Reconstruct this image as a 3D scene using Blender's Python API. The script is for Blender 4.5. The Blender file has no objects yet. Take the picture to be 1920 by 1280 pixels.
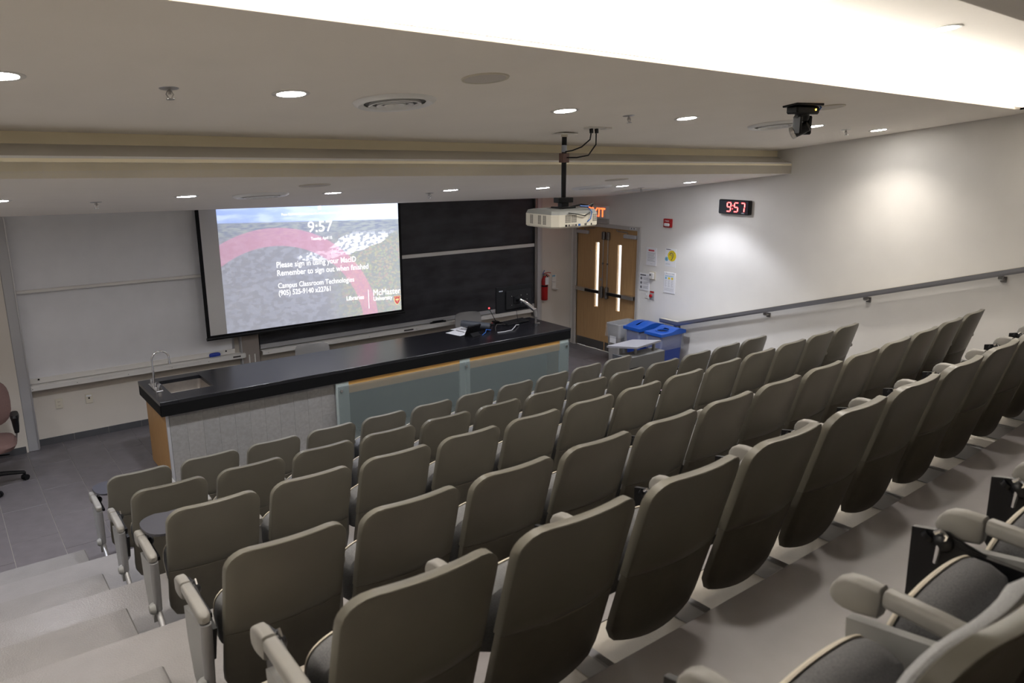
import bpy, bmesh, math, random
from mathutils import Vector, Matrix, Euler
random.seed(7)
R = math.radians
PI = math.pi
scene = bpy.context.scene
COL = scene.collection

# ------------------------------------------------------------------ camera
cam_d = bpy.data.cameras.new('camera'); cam = bpy.data.objects.new('camera', cam_d); COL.objects.link(cam)
cam_d.sensor_width = 36.0; cam_d.lens = 1437.14 / 1920 * 36.0
cam_d.clip_start = .05; cam_d.clip_end = 100
YAW, PIT, ROLL = R(37.5185), R(13.8465), R(-.0646)
CAM = Vector((0, -10.0565, 3.3324))
fw = Vector((math.sin(YAW)*math.cos(PIT), math.cos(YAW)*math.cos(PIT), -math.sin(PIT)))
rt = Vector((math.cos(YAW), -math.sin(YAW), 0)); up = rt.cross(fw)
rt2 = math.cos(ROLL)*rt + math.sin(ROLL)*up; up2 = -math.sin(ROLL)*rt + math.cos(ROLL)*up
cam.matrix_world = Matrix(((rt2.x, up2.x, -fw.x, CAM.x), (rt2.y, up2.y, -fw.y, CAM.y), (rt2.z, up2.z, -fw.z, CAM.z), (0, 0, 0, 1)))
cam_d.dof.use_dof = True; cam_d.dof.focus_distance = 7.0; cam_d.dof.aperture_fstop = 4.0
scene.camera = cam
# ------------------------------------------------------------------ world and exposure
w = bpy.data.worlds.new('world'); scene.world = w; w.use_nodes = True
w.node_tree.nodes['Background'].inputs[0].default_value = (.9, .92, 1, 1)
w.node_tree.nodes['Background'].inputs[1].default_value = .0
scene.view_settings.view_transform = 'Standard'; scene.view_settings.look = 'None'
scene.view_settings.exposure = 1.15; scene.view_settings.gamma = 1.0
scene.view_settings.use_curve_mapping = False
FRONT_W, REAR_W, COVE = 38.0, 36.0, 5.5          # watts of the front and rear downlights, cove lens emission
COOL, WARM = (.88, .91, 1.0), (1.0, .93, .83)

# ------------------------------------------------------------------ materials
MATS = {}
def mat(name, col, rough=.5, metal=0, spec=.5, noise=0, nscale=20, bump=0, bscale=60, trans=0, ior=1.45, emit=None, estr=1, alpha=1, col2=None, stretch=None, coat=0):
    m = bpy.data.materials.new(name); m.use_nodes = True; MATS[name] = m
    nt = m.node_tree; b = nt.nodes['Principled BSDF']
    b.inputs['Base Color'].default_value = (*col, 1); b.inputs['Roughness'].default_value = rough
    b.inputs['Metallic'].default_value = metal; b.inputs['Specular IOR Level'].default_value = spec
    b.inputs['Transmission Weight'].default_value = trans; b.inputs['IOR'].default_value = ior
    b.inputs['Alpha'].default_value = alpha; b.inputs['Coat Weight'].default_value = coat
    if emit: b.inputs['Emission Color'].default_value = (*emit, 1); b.inputs['Emission Strength'].default_value = estr
    if noise or bump or col2:
        tc = nt.nodes.new('ShaderNodeTexCoord'); mp = nt.nodes.new('ShaderNodeMapping'); nt.links.new(tc.outputs['Object'], mp.inputs[0])
        if stretch: mp.inputs['Scale'].default_value = stretch
    if noise or col2:
        n = nt.nodes.new('ShaderNodeTexNoise'); n.inputs['Scale'].default_value = nscale; n.inputs['Detail'].default_value = 5
        nt.links.new(mp.outputs[0], n.inputs[0])
        r = nt.nodes.new('ShaderNodeValToRGB'); r.color_ramp.elements[0].position = .3; r.color_ramp.elements[1].position = .7
        c2 = col2 if col2 else tuple(c*(1+noise) for c in col); c1 = col if col2 else tuple(c*(1-noise) for c in col)
        r.color_ramp.elements[0].color = (*c1, 1); r.color_ramp.elements[1].color = (*c2, 1)
        nt.links.new(n.outputs[0], r.inputs[0]); nt.links.new(r.outputs[0], b.inputs['Base Color'])
    if bump:
        n2 = nt.nodes.new('ShaderNodeTexNoise'); n2.inputs['Scale'].default_value = bscale; n2.inputs['Detail'].default_value = 3
        nt.links.new(mp.outputs[0], n2.inputs[0])
        bp = nt.nodes.new('ShaderNodeBump'); bp.inputs['Strength'].default_value = bump; bp.inputs['Distance'].default_value = .01
        nt.links.new(n2.outputs[0], bp.inputs['Height']); nt.links.new(bp.outputs[0], b.inputs['Normal'])
    return m
mat('wall', (.77, .75, .715), .75, noise=.02, nscale=3, bump=.03, bscale=120)
mat('wall_front', (.66, .61, .54), .75, noise=.02, nscale=3, bump=.03, bscale=120)
mat('wall_back', (.14, .11, .085), .7, noise=.1, nscale=4)  # out of view; tone made dark to keep bounce off the seat backs
mat('ceiling', (.92, .87, .80), .85, noise=.015, nscale=2)
mat('fascia', (.96, .87, .66), .7, noise=.02, nscale=3)
mat('lens_off', (.62, .59, .54), .35, noise=.05, nscale=2)
mat('lens_on', (.9, .9, .88), .4, emit=(1, .965, .90), estr=COVE)
mat('lens_lamp', (.9, .9, .9), .4, emit=(1, .965, .92), estr=45)
mat('lens_lamp_cool', (.9, .9, .9), .4, emit=(.93, .94, 1), estr=55)
mat('white_metal', (.74, .72, .68), .4)
mat('vent_white', (.86, .86, .85), .3)
mat('vent_grey', (.20, .20, .20), .6)
mat('alu', (.60, .60, .61), .38, .85)
mat('alu_paint', (.50, .50, .51), .42, .35)
mat('steel', (.55, .54, .53), .3, 1)
mat('steel_dark', (.25, .24, .23), .4, .9)
mat('chrome', (.8, .8, .82), .08, 1)
mat('whiteboard', (.78, .78, .80), .35, noise=.03, nscale=4)
mat('blackboard', (.016, .016, .019), .55, col2=(.050, .050, .058), nscale=2.6, stretch=(.8, 1, 2.2))
mat('brown_column', (.30, .26, .235), .55, noise=.05, nscale=8)
mat('tile', (.125, .114, .120), .38, noise=.10, nscale=9, bump=.05, bscale=80)
mat('grout', (.33, .31, .28), .9)
mat('base_tile', (.085, .085, .09), .4, noise=.08, nscale=9)
mat('step_shaded', (.208, .199, .196), .22, noise=.05, nscale=6, bump=.28, bscale=110)  # darker step colour, tread shading of the half steps painted in
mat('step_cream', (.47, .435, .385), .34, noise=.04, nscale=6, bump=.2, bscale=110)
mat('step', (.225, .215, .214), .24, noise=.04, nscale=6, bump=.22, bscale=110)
mat('vinyl', (.215, .20, .205), .42, noise=.05, nscale=7, bump=.03, bscale=60)
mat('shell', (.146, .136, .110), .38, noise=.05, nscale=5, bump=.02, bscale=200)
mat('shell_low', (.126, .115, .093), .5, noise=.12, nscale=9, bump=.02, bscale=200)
mat('arm', (.25, .239, .222), .42, noise=.03, nscale=20)
mat('side_panel', (.28, .28, .275), .5, noise=.04, nscale=9)
mat('pan', (.62, .56, .46), .5)
mat('fabric', (.165, .165, .17), .95, spec=.15, noise=.22, nscale=260, bump=.2, bscale=420)
mat('fabric_light', (.33, .33, .335), .95, spec=.15, noise=.15, nscale=260, bump=.2, bscale=420)
mat('seat_steel', (.36, .36, .37), .35, .55)
mat('black', (.007, .007, .008), .35, spec=.35)
mat('black_matte', (.009, .009, .010), .6, spec=.2)
mat('tablet_top', (.055, .055, .068), .45)
mat('bench_black', (.008, .008, .010), .26)
mat('black_band', (.004, .004, .004), .6, spec=.2)
mat('wood', (.36, .19, .065), .45, col2=(.44, .245, .09), nscale=6, stretch=(9, 9, .7))
mat('wood_apron', (.50, .27, .07), .45, col2=(.58, .33, .10), nscale=6, stretch=(.7, 9, 9))
mat('door_wood', (.45, .27, .12), .4, col2=(.53, .33, .155), nscale=5, stretch=(9, 9, .6))
mat('door_light_wood', (.62, .38, .18), .45)
mat('door_frame', (.50, .48, .455), .45, .1)
mat('concrete', (.25, .24, .228), .75, col2=(.30, .29, .276), nscale=30, bump=.12, bscale=120)
mat('concrete_b', (.238, .23, .22), .75, col2=(.285, .277, .265), nscale=34, bump=.12, bscale=120)
mat('frosted', (.23, .275, .265), .30, alpha=.36)
mat('glass_post', (.36, .41, .39), .35)
mat('cabinet_dark', (.06, .07, .07), .6)
mat('sink', (.42, .38, .34), .33, .9, noise=.06, nscale=30)
mat('red', (.42, .012, .012), .35)
mat('red_bright', (.42, .012, .014), .4)
mat('paper', (.80, .80, .82), .7)
mat('ink', (.10, .10, .11), .8)
mat('ink_grey', (.42, .42, .44), .8)
mat('ink_red', (.60, .08, .10), .8)
mat('ink_yellow', (.80, .62, .02), .6)
mat('ink_blue', (.22, .50, .68), .6)
mat('exit_face', (.75, .74, .72), .5)
mat('exit_red', (.8, .1, .03), .5, emit=(1, .12, .03), estr=1.5)
mat('led_red', (.8, .05, .05), .4, emit=(1, .05, .06), estr=1.5)
mat('led_red_core', (.8, .3, .3), .4, emit=(1, .35, .30), estr=.9)
mat('led_amber', (.9, .5, .05), .4, emit=(1, .5, .04), estr=6)
mat('clock_face', (.006, .006, .010), .12)
mat('clock_mark', (.35, .37, .42), .4)
mat('blue_bin', (.012, .045, .27), .42, noise=.05, nscale=6)
mat('blue_lid', (.012, .085, .42), .38)
mat('grey_bin', (.33, .32, .31), .5)
mat('bag', (.72, .74, .78), .25, alpha=.24, bump=1.0, bscale=22)
mat('table_top', (.27, .27, .295), .4)
mat('table_body', (.14, .14, .135), .5)
mat('table_side', (.075, .078, .088), .5)
mat('projector', (.72, .69, .60), .42)
mat('projector_top', (.30, .31, .30), .5)
mat('vent', (.05, .045, .045), .7)
mat('blue_cable', (.03, .13, .45), .45)
mat('grey_cable', (.45, .45, .46), .4)
mat('ivory', (.66, .61, .50), .5)
mat('brown_seat', (.13, .075, .065), .75, noise=.08, nscale=90)
mat('eraser_blue', (.02, .05, .35), .4)
mat('screen_fabric', (.66, .65, .64), .8)
mat('corridor', (.85, .86, .88), .8)
mat('corridor_lamp', (.9, .9, .9), .5, emit=(.82, .91, 1), estr=13)
mat('screen_text', (.9, .9, .9), .8, emit=(1, 1, 1), estr=.55)
mat('crest_red', (.55, .08, .12), .8, emit=(.6, .12, .14), estr=.4)
mat('crest_gold', (.8, .65, .3), .8, emit=(.9, .75, .35), estr=.4)
mat('grey_plastic', (.30, .29, .28), .5)
mat('cylinder', (.045, .05, .06), .55)

# ------------------------------------------------------------------ mesh builder
class MB:
    def __init__(s): s.v = []; s.f = []; s.sm = []
    def add(s, vs, fs, smooth=False):
        o = len(s.v); s.v += [tuple(v) for v in vs]; s.f += [tuple(i+o for i in f) for f in fs]; s.sm += [smooth]*len(fs); return s
    def box(s, x0, x1, y0, y1, z0, z1, M=None):
        vs = [Vector((x, y, z)) for z in (z0, z1) for y in (y0, y1) for x in (x0, x1)]
        if M: vs = [M @ v for v in vs]
        return s.add(vs, [(0, 2, 3, 1), (4, 5, 7, 6), (0, 1, 5, 4), (2, 6, 7, 3), (0, 4, 6, 2), (1, 3, 7, 5)])
    def bbox(s, x0, x1, y0, y1, z0, z1, b=.004, M=None):      # box with chamfered edges
        xs, ys, zs = (x0, x1), (y0, y1), (z0, z1); vs = []; idx = {}
        for ix in (0, 1):
            for iy in (0, 1):
                for iz in (0, 1):
                    c = (xs[ix], ys[iy], zs[iz]); d = (1-2*ix, 1-2*iy, 1-2*iz)
                    for a in range(3):
                        p = [c[k] + (0 if k == a else d[k]*b) for k in range(3)]; idx[(ix, iy, iz, a)] = len(vs); vs.append(Vector(p))
        f = []; I = idx
        for a, (p, q) in ((0, (1, 2)), (1, (0, 2)), (2, (0, 1))):
            for s_ in (0, 1):
                def k(u, w_):
                    t = [0, 0, 0]; t[a] = s_; t[p] = u; t[q] = w_; return I[(*t, a)]
                f.append((k(0, 0), k(1, 0), k(1, 1), k(0, 1)))
        for a in range(3):                                       # edge faces along axis a
            p, q = [k for k in range(3) if k != a]
            for u in (0, 1):
                for w_ in (0, 1):
                    t0 = [0, 0, 0]; t0[p] = u; t0[q] = w_; t1 = list(t0); t1[a] = 1
                    f.append((I[(*t0, p)], I[(*t1, p)], I[(*t1, q)], I[(*t0, q)]))
        for ix in (0, 1):
            for iy in (0, 1):
                for iz in (0, 1): f.append(tuple(I[(ix, iy, iz, a)] for a in range(3)))
        if M: vs = [M @ v for v in vs]
        return s.add(vs, f)
    def loft(s, rings, caps=True, smooth=True, closed=True):
        n = len(rings[0]); vs = [p for r in rings for p in r]; fs = []
        for i in range(len(rings)-1):
            for j in range(n if closed else n-1):
                a = i*n+j; b = i*n+(j+1) % n; fs.append((a, b, b+n, a+n))
        s.add(vs, fs, smooth)
        if caps:
            o = len(s.v)-len(vs)
            s.f += [tuple(o+k for k in range(n-1, -1, -1)), tuple(o+(len(rings)-1)*n+k for k in range(n))]; s.sm += [False, False]
        return s
    def tube(s, pts, r, n=10, smooth=True, sx=1.0):
        pts = [Vector(p) for p in pts]; rs = r if isinstance(r, (list, tuple)) else [r]*len(pts); rings = []
        ref = None
        for i, p in enumerate(pts):
            d = (pts[min(i+1, len(pts)-1)] - pts[max(i-1, 0)]).normalized()
            if ref is None: ref = Vector((0, 0, 1)) if abs(d.z) < .9 else Vector((1, 0, 0))
            a = d.cross(ref).normalized(); b = a.cross(d).normalized(); ref = b
            rings.append([p + (a*math.cos(t)*sx + b*math.sin(t))*rs[i] for t in [2*PI*k/n for k in range(n)]])
        return s.loft(rings, True, smooth)
    def cyl(s, c, r0, r1, z0, z1, n=20, M=None, smooth=True):
        rings = [[Vector((c[0]+r*math.cos(2*PI*k/n), c[1]+r*math.sin(2*PI*k/n), z)) for k in range(n)] for r, z in ((r0, z0), (r1, z1))]
        if M: rings = [[M @ v for v in g] for g in rings]
        return s.loft(rings, True, smooth)
    def lathe(s, prof, n=24, M=None, smooth=True, caps=True):
        rings = [[Vector((r*math.cos(2*PI*k/n), r*math.sin(2*PI*k/n), z)) for k in range(n)] for r, z in prof]
        if M: rings = [[M @ v for v in g] for g in rings]
        return s.loft(rings, caps, smooth)
    def prism(s, poly, a0, a1, axis='z', M=None):                # polygon extruded along an axis
        def P(u, v_, a): return Vector((u, v_, a)) if axis == 'z' else Vector((u, a, v_)) if axis == 'y' else Vector((a, u, v_))
        n = len(poly); vs = [P(u, v_, a0) for u, v_ in poly] + [P(u, v_, a1) for u, v_ in poly]
        if M: vs = [M @ v for v in vs]
        return s.add(vs, [tuple(range(n-1, -1, -1)), tuple(range(n, 2*n))] + [(k, (k+1) % n, (k+1) % n+n, k+n) for k in range(n)])
    def ball(s, c, r, n=14, m=8, sz=1.0):
        rings = [[Vector((c[0]+r*math.sin(PI*i/m)*math.cos(2*PI*k/n), c[1]+r*math.sin(PI*i/m)*math.sin(2*PI*k/n), c[2]-r*sz*math.cos(PI*i/m))) for k in range(n)] for i in range(m+1)]
        rings[0] = [v + Vector((0, 0, 0)) for v in rings[0]]
        return s.loft(rings, False, True)
    def mesh(s, name, m):
        me = bpy.data.meshes.new(name); me.from_pydata(s.v, [], s.f)
        me.polygons.foreach_set('use_smooth', s.sm); me.materials.append(MATS[m])
        bm = bmesh.new(); bm.from_mesh(me); bmesh.ops.remove_doubles(bm, verts=bm.verts, dist=1e-6); bmesh.ops.recalc_face_normals(bm, faces=bm.faces); bm.to_mesh(me); bm.free()
        if any(s.sm): me.set_sharp_from_angle(angle=R(42))
        return me
    def build(s, name, m, parent=None, loc=None, rot=None):
        return put(name, s.mesh(name, m), parent, loc, rot)
def put(name, me, parent=None, loc=None, rot=None):
    o = bpy.data.objects.new(name, me); COL.objects.link(o)
    if parent: o.parent = parent
    if loc: o.location = loc
    if rot: o.rotation_euler = rot
    return o
def tag(o, label, cat, group=None):
    o['label'] = label; o['category'] = cat
    if group: o['group'] = group
    return o
def thing(name, label, cat, loc=(0, 0, 0), rot=(0, 0, 0), group=None):
    o = bpy.data.objects.new(name, None); COL.objects.link(o); o.empty_display_size = .1
    o.location = loc; o.rotation_euler = rot; return tag(o, label, cat, group)
def struct(o, label=None):
    o['kind'] = 'structure'
    if label: o['label'] = label
    return o
def copy_tree(o, parent=None):
    c = o.copy(); COL.objects.link(c); c.parent = parent
    for ch in o.children: copy_tree(ch, c)
    return c
def text_mesh(s, size, m, extrude=0, offset=0, width=None, align='LEFT', spacing=1):
    cu = bpy.data.curves.new('t', 'FONT'); cu.body = s; cu.size = size; cu.extrude = extrude; cu.offset = offset; cu.align_x = align; cu.space_character = spacing
    cu.resolution_u = 3
    o = bpy.data.objects.new('t', cu); COL.objects.link(o); bpy.context.view_layer.update()
    me = bpy.data.meshes.new_from_object(o.evaluated_get(bpy.context.evaluated_depsgraph_get()))
    bpy.data.objects.remove(o); bpy.data.curves.remove(cu)
    if width and len(me.vertices):
        xs = [v.co.x for v in me.vertices]; k = width/(max(xs)-min(xs)); x0 = min(xs) if align == 'LEFT' else 0
        for v in me.vertices: v.co.x = (v.co.x-x0)*k
    me.materials.clear(); me.materials.append(MATS[m]); return me
ORD = ['first', 'second', 'third', 'fourth', 'fifth', 'sixth', 'seventh', 'eighth', 'ninth', 'tenth', 'eleventh', 'twelfth', 'thirteenth', 'fourteenth']

# ================================================================== SETTING
XR, XL, YB = 9.0412, -4.2, -13.5
def zlo(x, y): return 2.645 + .0095*(9.04-x) + max(0, .129*(-y-.96))
def zup(x, y): return 2.91988 - .0095*x - .129*y
def yst(x, y9, k=.033): return y9 - k*(XR - x)                   # the ceiling steps run slightly askew
# --- floor with tiles
fl = struct(MB().box(XL, 10.6, -4.2, .35, -.25, -.006).build('floor', 'grout'), 'grey tiled floor at the front of the hall')
TW, TL = .372, .745
tile_me = MB().bbox(.0025, TW-.0025, .0025, TL-.0025, -.01, 0, .0015).mesh('floor_tile', 'tile')
nx0 = math.floor((XL-.23)/TW)
for i in range(-4, 24):
    x = .225 + i*TW
    off = (0, .37)[i % 2]
    for j in range(7):
        y = -.31 - off - j*TL + TL
        if y - .05 < -4.2 or y > .02: continue
        if x < -1.0 or (2.1 < x < 6.7 and -2.2 < y < -1.2): continue
        if x+TW > XR or y+TL > .0:
            y1 = min(y+TL-.0025, -.001); x1 = min(x+TW-.0025, XR)
            if y1 - y < .03: continue
            MB().bbox(x+.0025, x1, y+.0025, y1, -.01, 0, .0015).build('floor_tile', 'tile', fl)
        else: put('floor_tile', tile_me, fl, (x, y, 0))
# --- tiers and aisle half steps
H = .36
TY = {2: -4.0, 3: -5.2, 4: -6.38, 5: -7.56, 6: -8.62, 7: -9.80}
TC = {2: .004, 3: .004, 4: .005, 5: .007, 6: .007, 7: .007}
def tedge(k, x): return TY[k] + TC[k]*max(0, x-1.3)**2
for k in range(2, 8):
    xs = [XL] + [1.3 + i*(XR-1.3)/18 for i in range(19)]
    poly = [(x, tedge(k, x)) for x in xs] + [(XR, YB), (XL, YB)]
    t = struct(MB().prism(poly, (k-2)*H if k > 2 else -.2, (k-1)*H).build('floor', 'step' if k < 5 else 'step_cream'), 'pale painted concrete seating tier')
    zb = (k-2)*H
    xe = {2: .69, 3: .65, 4: .60, 5: .54, 6: .50, 7: .45}[k]
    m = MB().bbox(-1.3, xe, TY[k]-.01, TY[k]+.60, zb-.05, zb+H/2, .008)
    m.build('step', 'step_shaded', t)
    if k in (5, 6):
        xs2 = [.95 + i*(XR-.95)/18 for i in range(19)]
        d = .50 if k == 5 else 1.17
        poly = [(x, tedge(k, x)+.001) for x in xs2] + [(x, (tedge(k, x)-d) if x < 8.0 or k == 6 else tedge(6, x)) for x in reversed(xs2)]
        MB().prism(poly, (k-1)*H, (k-1)*H+.004).build('vinyl_covering', 'vinyl', t)
# --- walls
ZT = 5.2
struct(MB().box(XL, 10.6, 0, .2, -.2, 3.6).build('wall_front', 'wall_front'), 'cream front wall behind the boards')
wl = struct(MB().box(XL, .62, -.15, 0, 0, 3.6).build('wall_front', 'wall_front'), 'cream wall pier left of the whiteboard')
struct(MB().box(XL-.2, XL, YB, .2, -.2, ZT).build('wall_left', 'wall'), 'off-white left wall')
struct(MB().box(XL, 10.6, YB-.2, YB, -.2, ZT+.4).build('wall_back', 'wall_back'), 'unseen back wall, darkened to cut bounced light')
DY0, DLW, DH = -.1519, .7164, 2.12
DY2 = DY0-2*DLW
wr = MB()
wr.box(XR, XR+.16, DY0, 0, -.2, ZT); wr.box(XR, XR+.16, DY2, DY0, DH+.006, ZT); wr.box(XR, XR+.16, YB, DY2, -.2, ZT)
struct(wr.build('wall_right', 'wall'), 'off-white side wall with the double door and handrail')
cw = MB().box(10.5, 10.6, -2.6, .2, -.2, 2.9); cw.box(XR+.16, 10.6, -2.7, -2.6, -.2, 2.9)
struct(cw.build('wall_corridor', 'corridor'), 'white corridor wall beyond the doors')
struct(MB().box(XR+.16, 10.6, -2.7, .2, 2.8, 2.9).build('ceiling', 'corridor'), 'corridor ceiling beyond the doors')
struct(MB().box(XR+.16, 10.5, -2.6, 0, -.02, 0).build('floor', 'corridor'), 'pale corridor floor beyond the doors')
MBc = MB().box(9.6, 10.2, -1.6, -.3, 2.74, 2.79)
tag(MBc.build('corridor_lamp', 'corridor_lamp'), 'white ceiling lamp in the corridor beyond the doors', 'lamp')
# --- baseboards of dark tile
bb = struct(MB().box(.735, XR, -.011, 0, 0, .078).build('baseboard_front', 'grout'), 'dark tile baseboard of the front wall')
x = .735; i = 0
while x < 8.9:
    L = min(.372, 8.96-x); MB().bbox(x+.002, x+L-.002, -.016, -.004, 0, .08, .0015).build('base_tile', 'base_tile', bb); x += .372
bb = struct(MB().box(-2, .60, -.161, -.15, 0, .078).build('baseboard_front', 'grout'), 'dark tile baseboard of the wall pier')
for i in range(6):
    x = .60 - .372*(i+1); MB().bbox(x+.002, x+.37, -.166, -.154, 0, .08, .0015).build('base_tile', 'base_tile', bb)
# --- ceilings
def slab(f, pts, th):                                            # quad or polygon on a sloping plane, thickened upward
    lo = [Vector((x, y, f(x, y))) for x, y in pts]; n = len(lo)
    return MB().add(lo + [v + Vector((0, 0, th)) for v in lo], [tuple(range(n)), tuple(range(2*n-1, n-1, -1))] + [(k, (k+1) % n, (k+1) % n+n, k+n) for k in range(n)])
A = -4.21
struct(slab(zlo, [(XL, -.96), (XR, -.96), (XR, A), (XL, yst(XL, A))], .1).build('ceiling', 'ceiling'), 'lower sloping ceiling over the bench')
struct(slab(zlo, [(XL, 0), (XR, 0), (XR, -.96), (XL, -.96)], .1).build('ceiling', 'ceiling'), 'flat lower ceiling strip along the boards')
def strip(segs, name, m, label=None, x0=XL, x1=XR):              # ruled strip between two (y,z) curves given as functions of x
    (ya, za), (yb, zb_) = segs
    vs = [(x0, ya(x0), za(x0)), (x1, ya(x1), za(x1)), (x1, yb(x1), zb_(x1)), (x0, yb(x0), zb_(x0))]
    nrm = (Vector(vs[1])-Vector(vs[0])).cross(Vector(vs[3])-Vector(vs[0])).normalized()*.01
    vs2 = [tuple(Vector(v) - nrm) for v in vs]
    o = MB().add(vs+vs2, [(0, 1, 2, 3), (7, 6, 5, 4), (0, 4, 5, 1), (1, 5, 6, 2), (2, 6, 7, 3), (3, 7, 4, 0)]).build(name, m)
    return struct(o, label)
yA = lambda x: yst(x, A); B1 = -3.99; yB1 = lambda x: yst(x, B1)
zA = lambda x: zlo(x, yA(x))
strip(((yA, zA), (yA, lambda x: zA(x)+.122)), 'trim_1', 'fascia', 'pale yellow fascia edge of the lower ceiling')
strip(((lambda x: yA(x)+.004, lambda x: zA(x)+.122), (lambda x: yA(x)+.004, lambda x: zA(x)+.137)), 'trim_2', 'white_metal', 'thin metal lip above the yellow fascia')
strip(((lambda x: yA(x)+.01, lambda x: zA(x)+.130), (yB1, lambda x: zup(x, yB1(x))-.075)), 'trim_3', 'lens_off', 'unlit diffuser panel of the cove above the fascia')
strip(((yB1, lambda x: zup(x, yB1(x))-.08), (yB1, lambda x: zup(x, yB1(x))+.02)), 'trim_4', 'fascia', 'pale yellow riser under the upper ceiling edge')
C9, CX, D9 = -6.89, 8.65, -8.25
yC = lambda x: yst(x, C9, .030); yD = lambda x: yst(x, D9, .03)
struct(slab(zup, [(XL, yB1(XL)), (XR, B1), (XR, yC(XR)), (XL, yC(XL))], .02).build('ceiling', 'ceiling'), 'upper taupe ceiling over the seats')
struct(slab(zup, [(CX, yC(CX)), (XR, yC(XR)), (XR, yD(XR)), (CX, yD(CX))], .02).build('ceiling', 'ceiling'), 'narrow ceiling strip beside the bright cove')
struct(slab(zup, [(XL, yD(XL)), (XR, yD(XR)), (XR, YB), (XL, YB)], .1).build('ceiling', 'ceiling'), 'taupe ceiling behind the bright cove')
RI = .30
zc3 = lambda x, y: zup(x, y) + RI
struct(slab(zc3, [(XL, yC(XL)+.3), (XR, yC(XR)+.3), (XR, yD(XR)-.05), (XL, yD(XL)-.05)], .05).build('ceiling', 'ceiling'), 'raised bright ceiling of the cove')
zC = lambda x: zup(x, yC(x))
strip(((yC, zC), (yC, lambda x: zC(x)+.025)), 'trim_5', 'ceiling', 'white lip of the lit ceiling cove', XL, CX)
strip(((yC, lambda x: zC(x)+.022), (lambda x: yC(x)+.20, lambda x: zc3(x, yC(x)+.2)-.05)), 'trim_6', 'lens_on', 'glowing diffuser panel of the ceiling cove', XL, CX-.14)
strip(((lambda x: yC(x)+.20, lambda x: zc3(x, yC(x)+.2)-.06), (lambda x: yC(x)+.20, lambda x: zc3(x, yC(x)+.2)+.02)), 'trim_7', 'ceiling', 'white riser over the glowing diffuser', XL, CX)
strip(((yD, lambda x: zup(x, yD(x))), (yD, lambda x: zup(x, yD(x))+RI+.02)), 'trim_8', 'ceiling', 'back riser of the ceiling cove')
o = MB().box(CX-.12, CX+.01, yD(CX), yC(CX)+.2, zup(CX, yC(CX))+.001, zup(CX, yC(CX))+.02)
vs = []
m = MB()
for yy in (yC(CX)+.22, yD(CX)):
    pass
p0, p1 = yC(CX)+.22, yD(CX)
m.add([(CX, p0, zup(CX, p0)), (CX, p1, zup(CX, p1)), (CX, p1, zc3(CX, p1)), (CX, p0, zc3(CX, p0)), (CX+.02, p0, zup(CX, p0)), (CX+.02, p1, zup(CX, p1)), (CX+.02, p1, zc3(CX, p1)), (CX+.02, p0, zc3(CX, p0))],
      [(0, 1, 2, 3), (7, 6, 5, 4), (0, 4, 5, 1), (1, 5, 6, 2), (2, 6, 7, 3), (3, 7, 4, 0)])
struct(m.build('trim_9', 'ceiling'), 'side riser of the ceiling cove')
struct(MB().box(XL-.2, 10.6, YB-.2, .35, ZT-.02, ZT+.4).build('ceiling', 'ceiling'), 'structural slab above the hung ceilings')

# ================================================================== FRONT WALL BOARDS
def rails(parent, x0, x1, z0, z1, y, m='alu', wd=.02, d=.02):
    MB().bbox(x0, x1, y-d, y, z0, z0+wd, .003).build('frame_rail', m, parent); MB().bbox(x0, x1, y-d, y, z1-wd, z1, .003).build('frame_rail', m, parent)
    MB().bbox(x0, x0+wd, y-d, y, z0, z1, .003).build('frame_rail', m, parent); MB().bbox(x1-wd, x1, y-d, y, z0, z1, .003).build('frame_rail', m, parent)
# upright channel frame at the left
t = thing('board_channel', 'tall grey metal channel at the left edge of the whiteboards', 'frame', (.675, -.07, 0))
MB().bbox(-.055, .058, -.075, .07, 0, 2.69, .006).build('upright', 'alu_paint', t)
MB().bbox(.045, .062, -.085, -.06, .02, 2.68, .003).build('edge_strip', 'alu', t)
# whiteboards
t = thing('whiteboard', 'upper sliding whiteboard panel beside the projection screen', 'whiteboard', (1.9, -.06, 1.85))
MB().box(-1.16, 1.24, -.012, .012, .0, .825).build('panel', 'whiteboard', t)
MB().bbox(-1.16, 1.24, -.045, .012, -.035, .0, .004).build('bottom_rail', 'white_metal', t)
t = thing('whiteboard', 'lower whiteboard panel above the marker tray', 'whiteboard', (1.9, -.03, .78))
MB().box(-1.16, 1.14, -.010, .012, 0, 1.03).build('panel', 'whiteboard', t)
MB().bbox(1.14, 1.17, -.02, .012, 0, 1.03, .003).build('side_rail', 'alu', t)
MB().bbox(-1.16, 1.17, -.022, .012, -.02, .045, .003).build('bottom_rail', 'white_metal', t)
for bx in (-1.07, 1.05): MB().ball((bx, -.03, .03), .011).build('magnet', 'black', t)
t = thing('marker_tray', 'long white metal marker tray under the whiteboards', 'tray', (1.95, -.02, .735))
MB().prism([(.02, .02), (-.11, .02), (-.115, -.012), (-.108, -.012), (-.103, .012), (.02, .012)], -1.24, 1.22, 'x').build('trough', 'white_metal', t)
MB().bbox(-1.25, -1.24, -.115, .02, -.03, .025, .002).build('end_cap', 'white_metal', t); MB().bbox(1.22, 1.23, -.115, .02, -.03, .025, .002).build('end_cap', 'white_metal', t)
MB().bbox(-1.24, 1.22, -.118, -.11, -.035, .02, .002).build('front_lip', 'white_metal', t)
for sx in (-1.2, -.75, -.2, .3, .75): MB().cyl((0, 0), .005, .005, 0, .003, 8, Matrix.Translation((sx, -.118, -.01)) @ Matrix.Rotation(R(90), 4, 'X')).build('screw', 'steel_dark', t)
MB().box(1.06, 1.16, -.121, -.118, -.012, .008).build('maker_plate', 'vent', t)
t = thing('dry_eraser', 'blue handheld eraser lying on the marker tray', 'eraser', (2.80, -.075, .757), (0, 0, .1))
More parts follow.
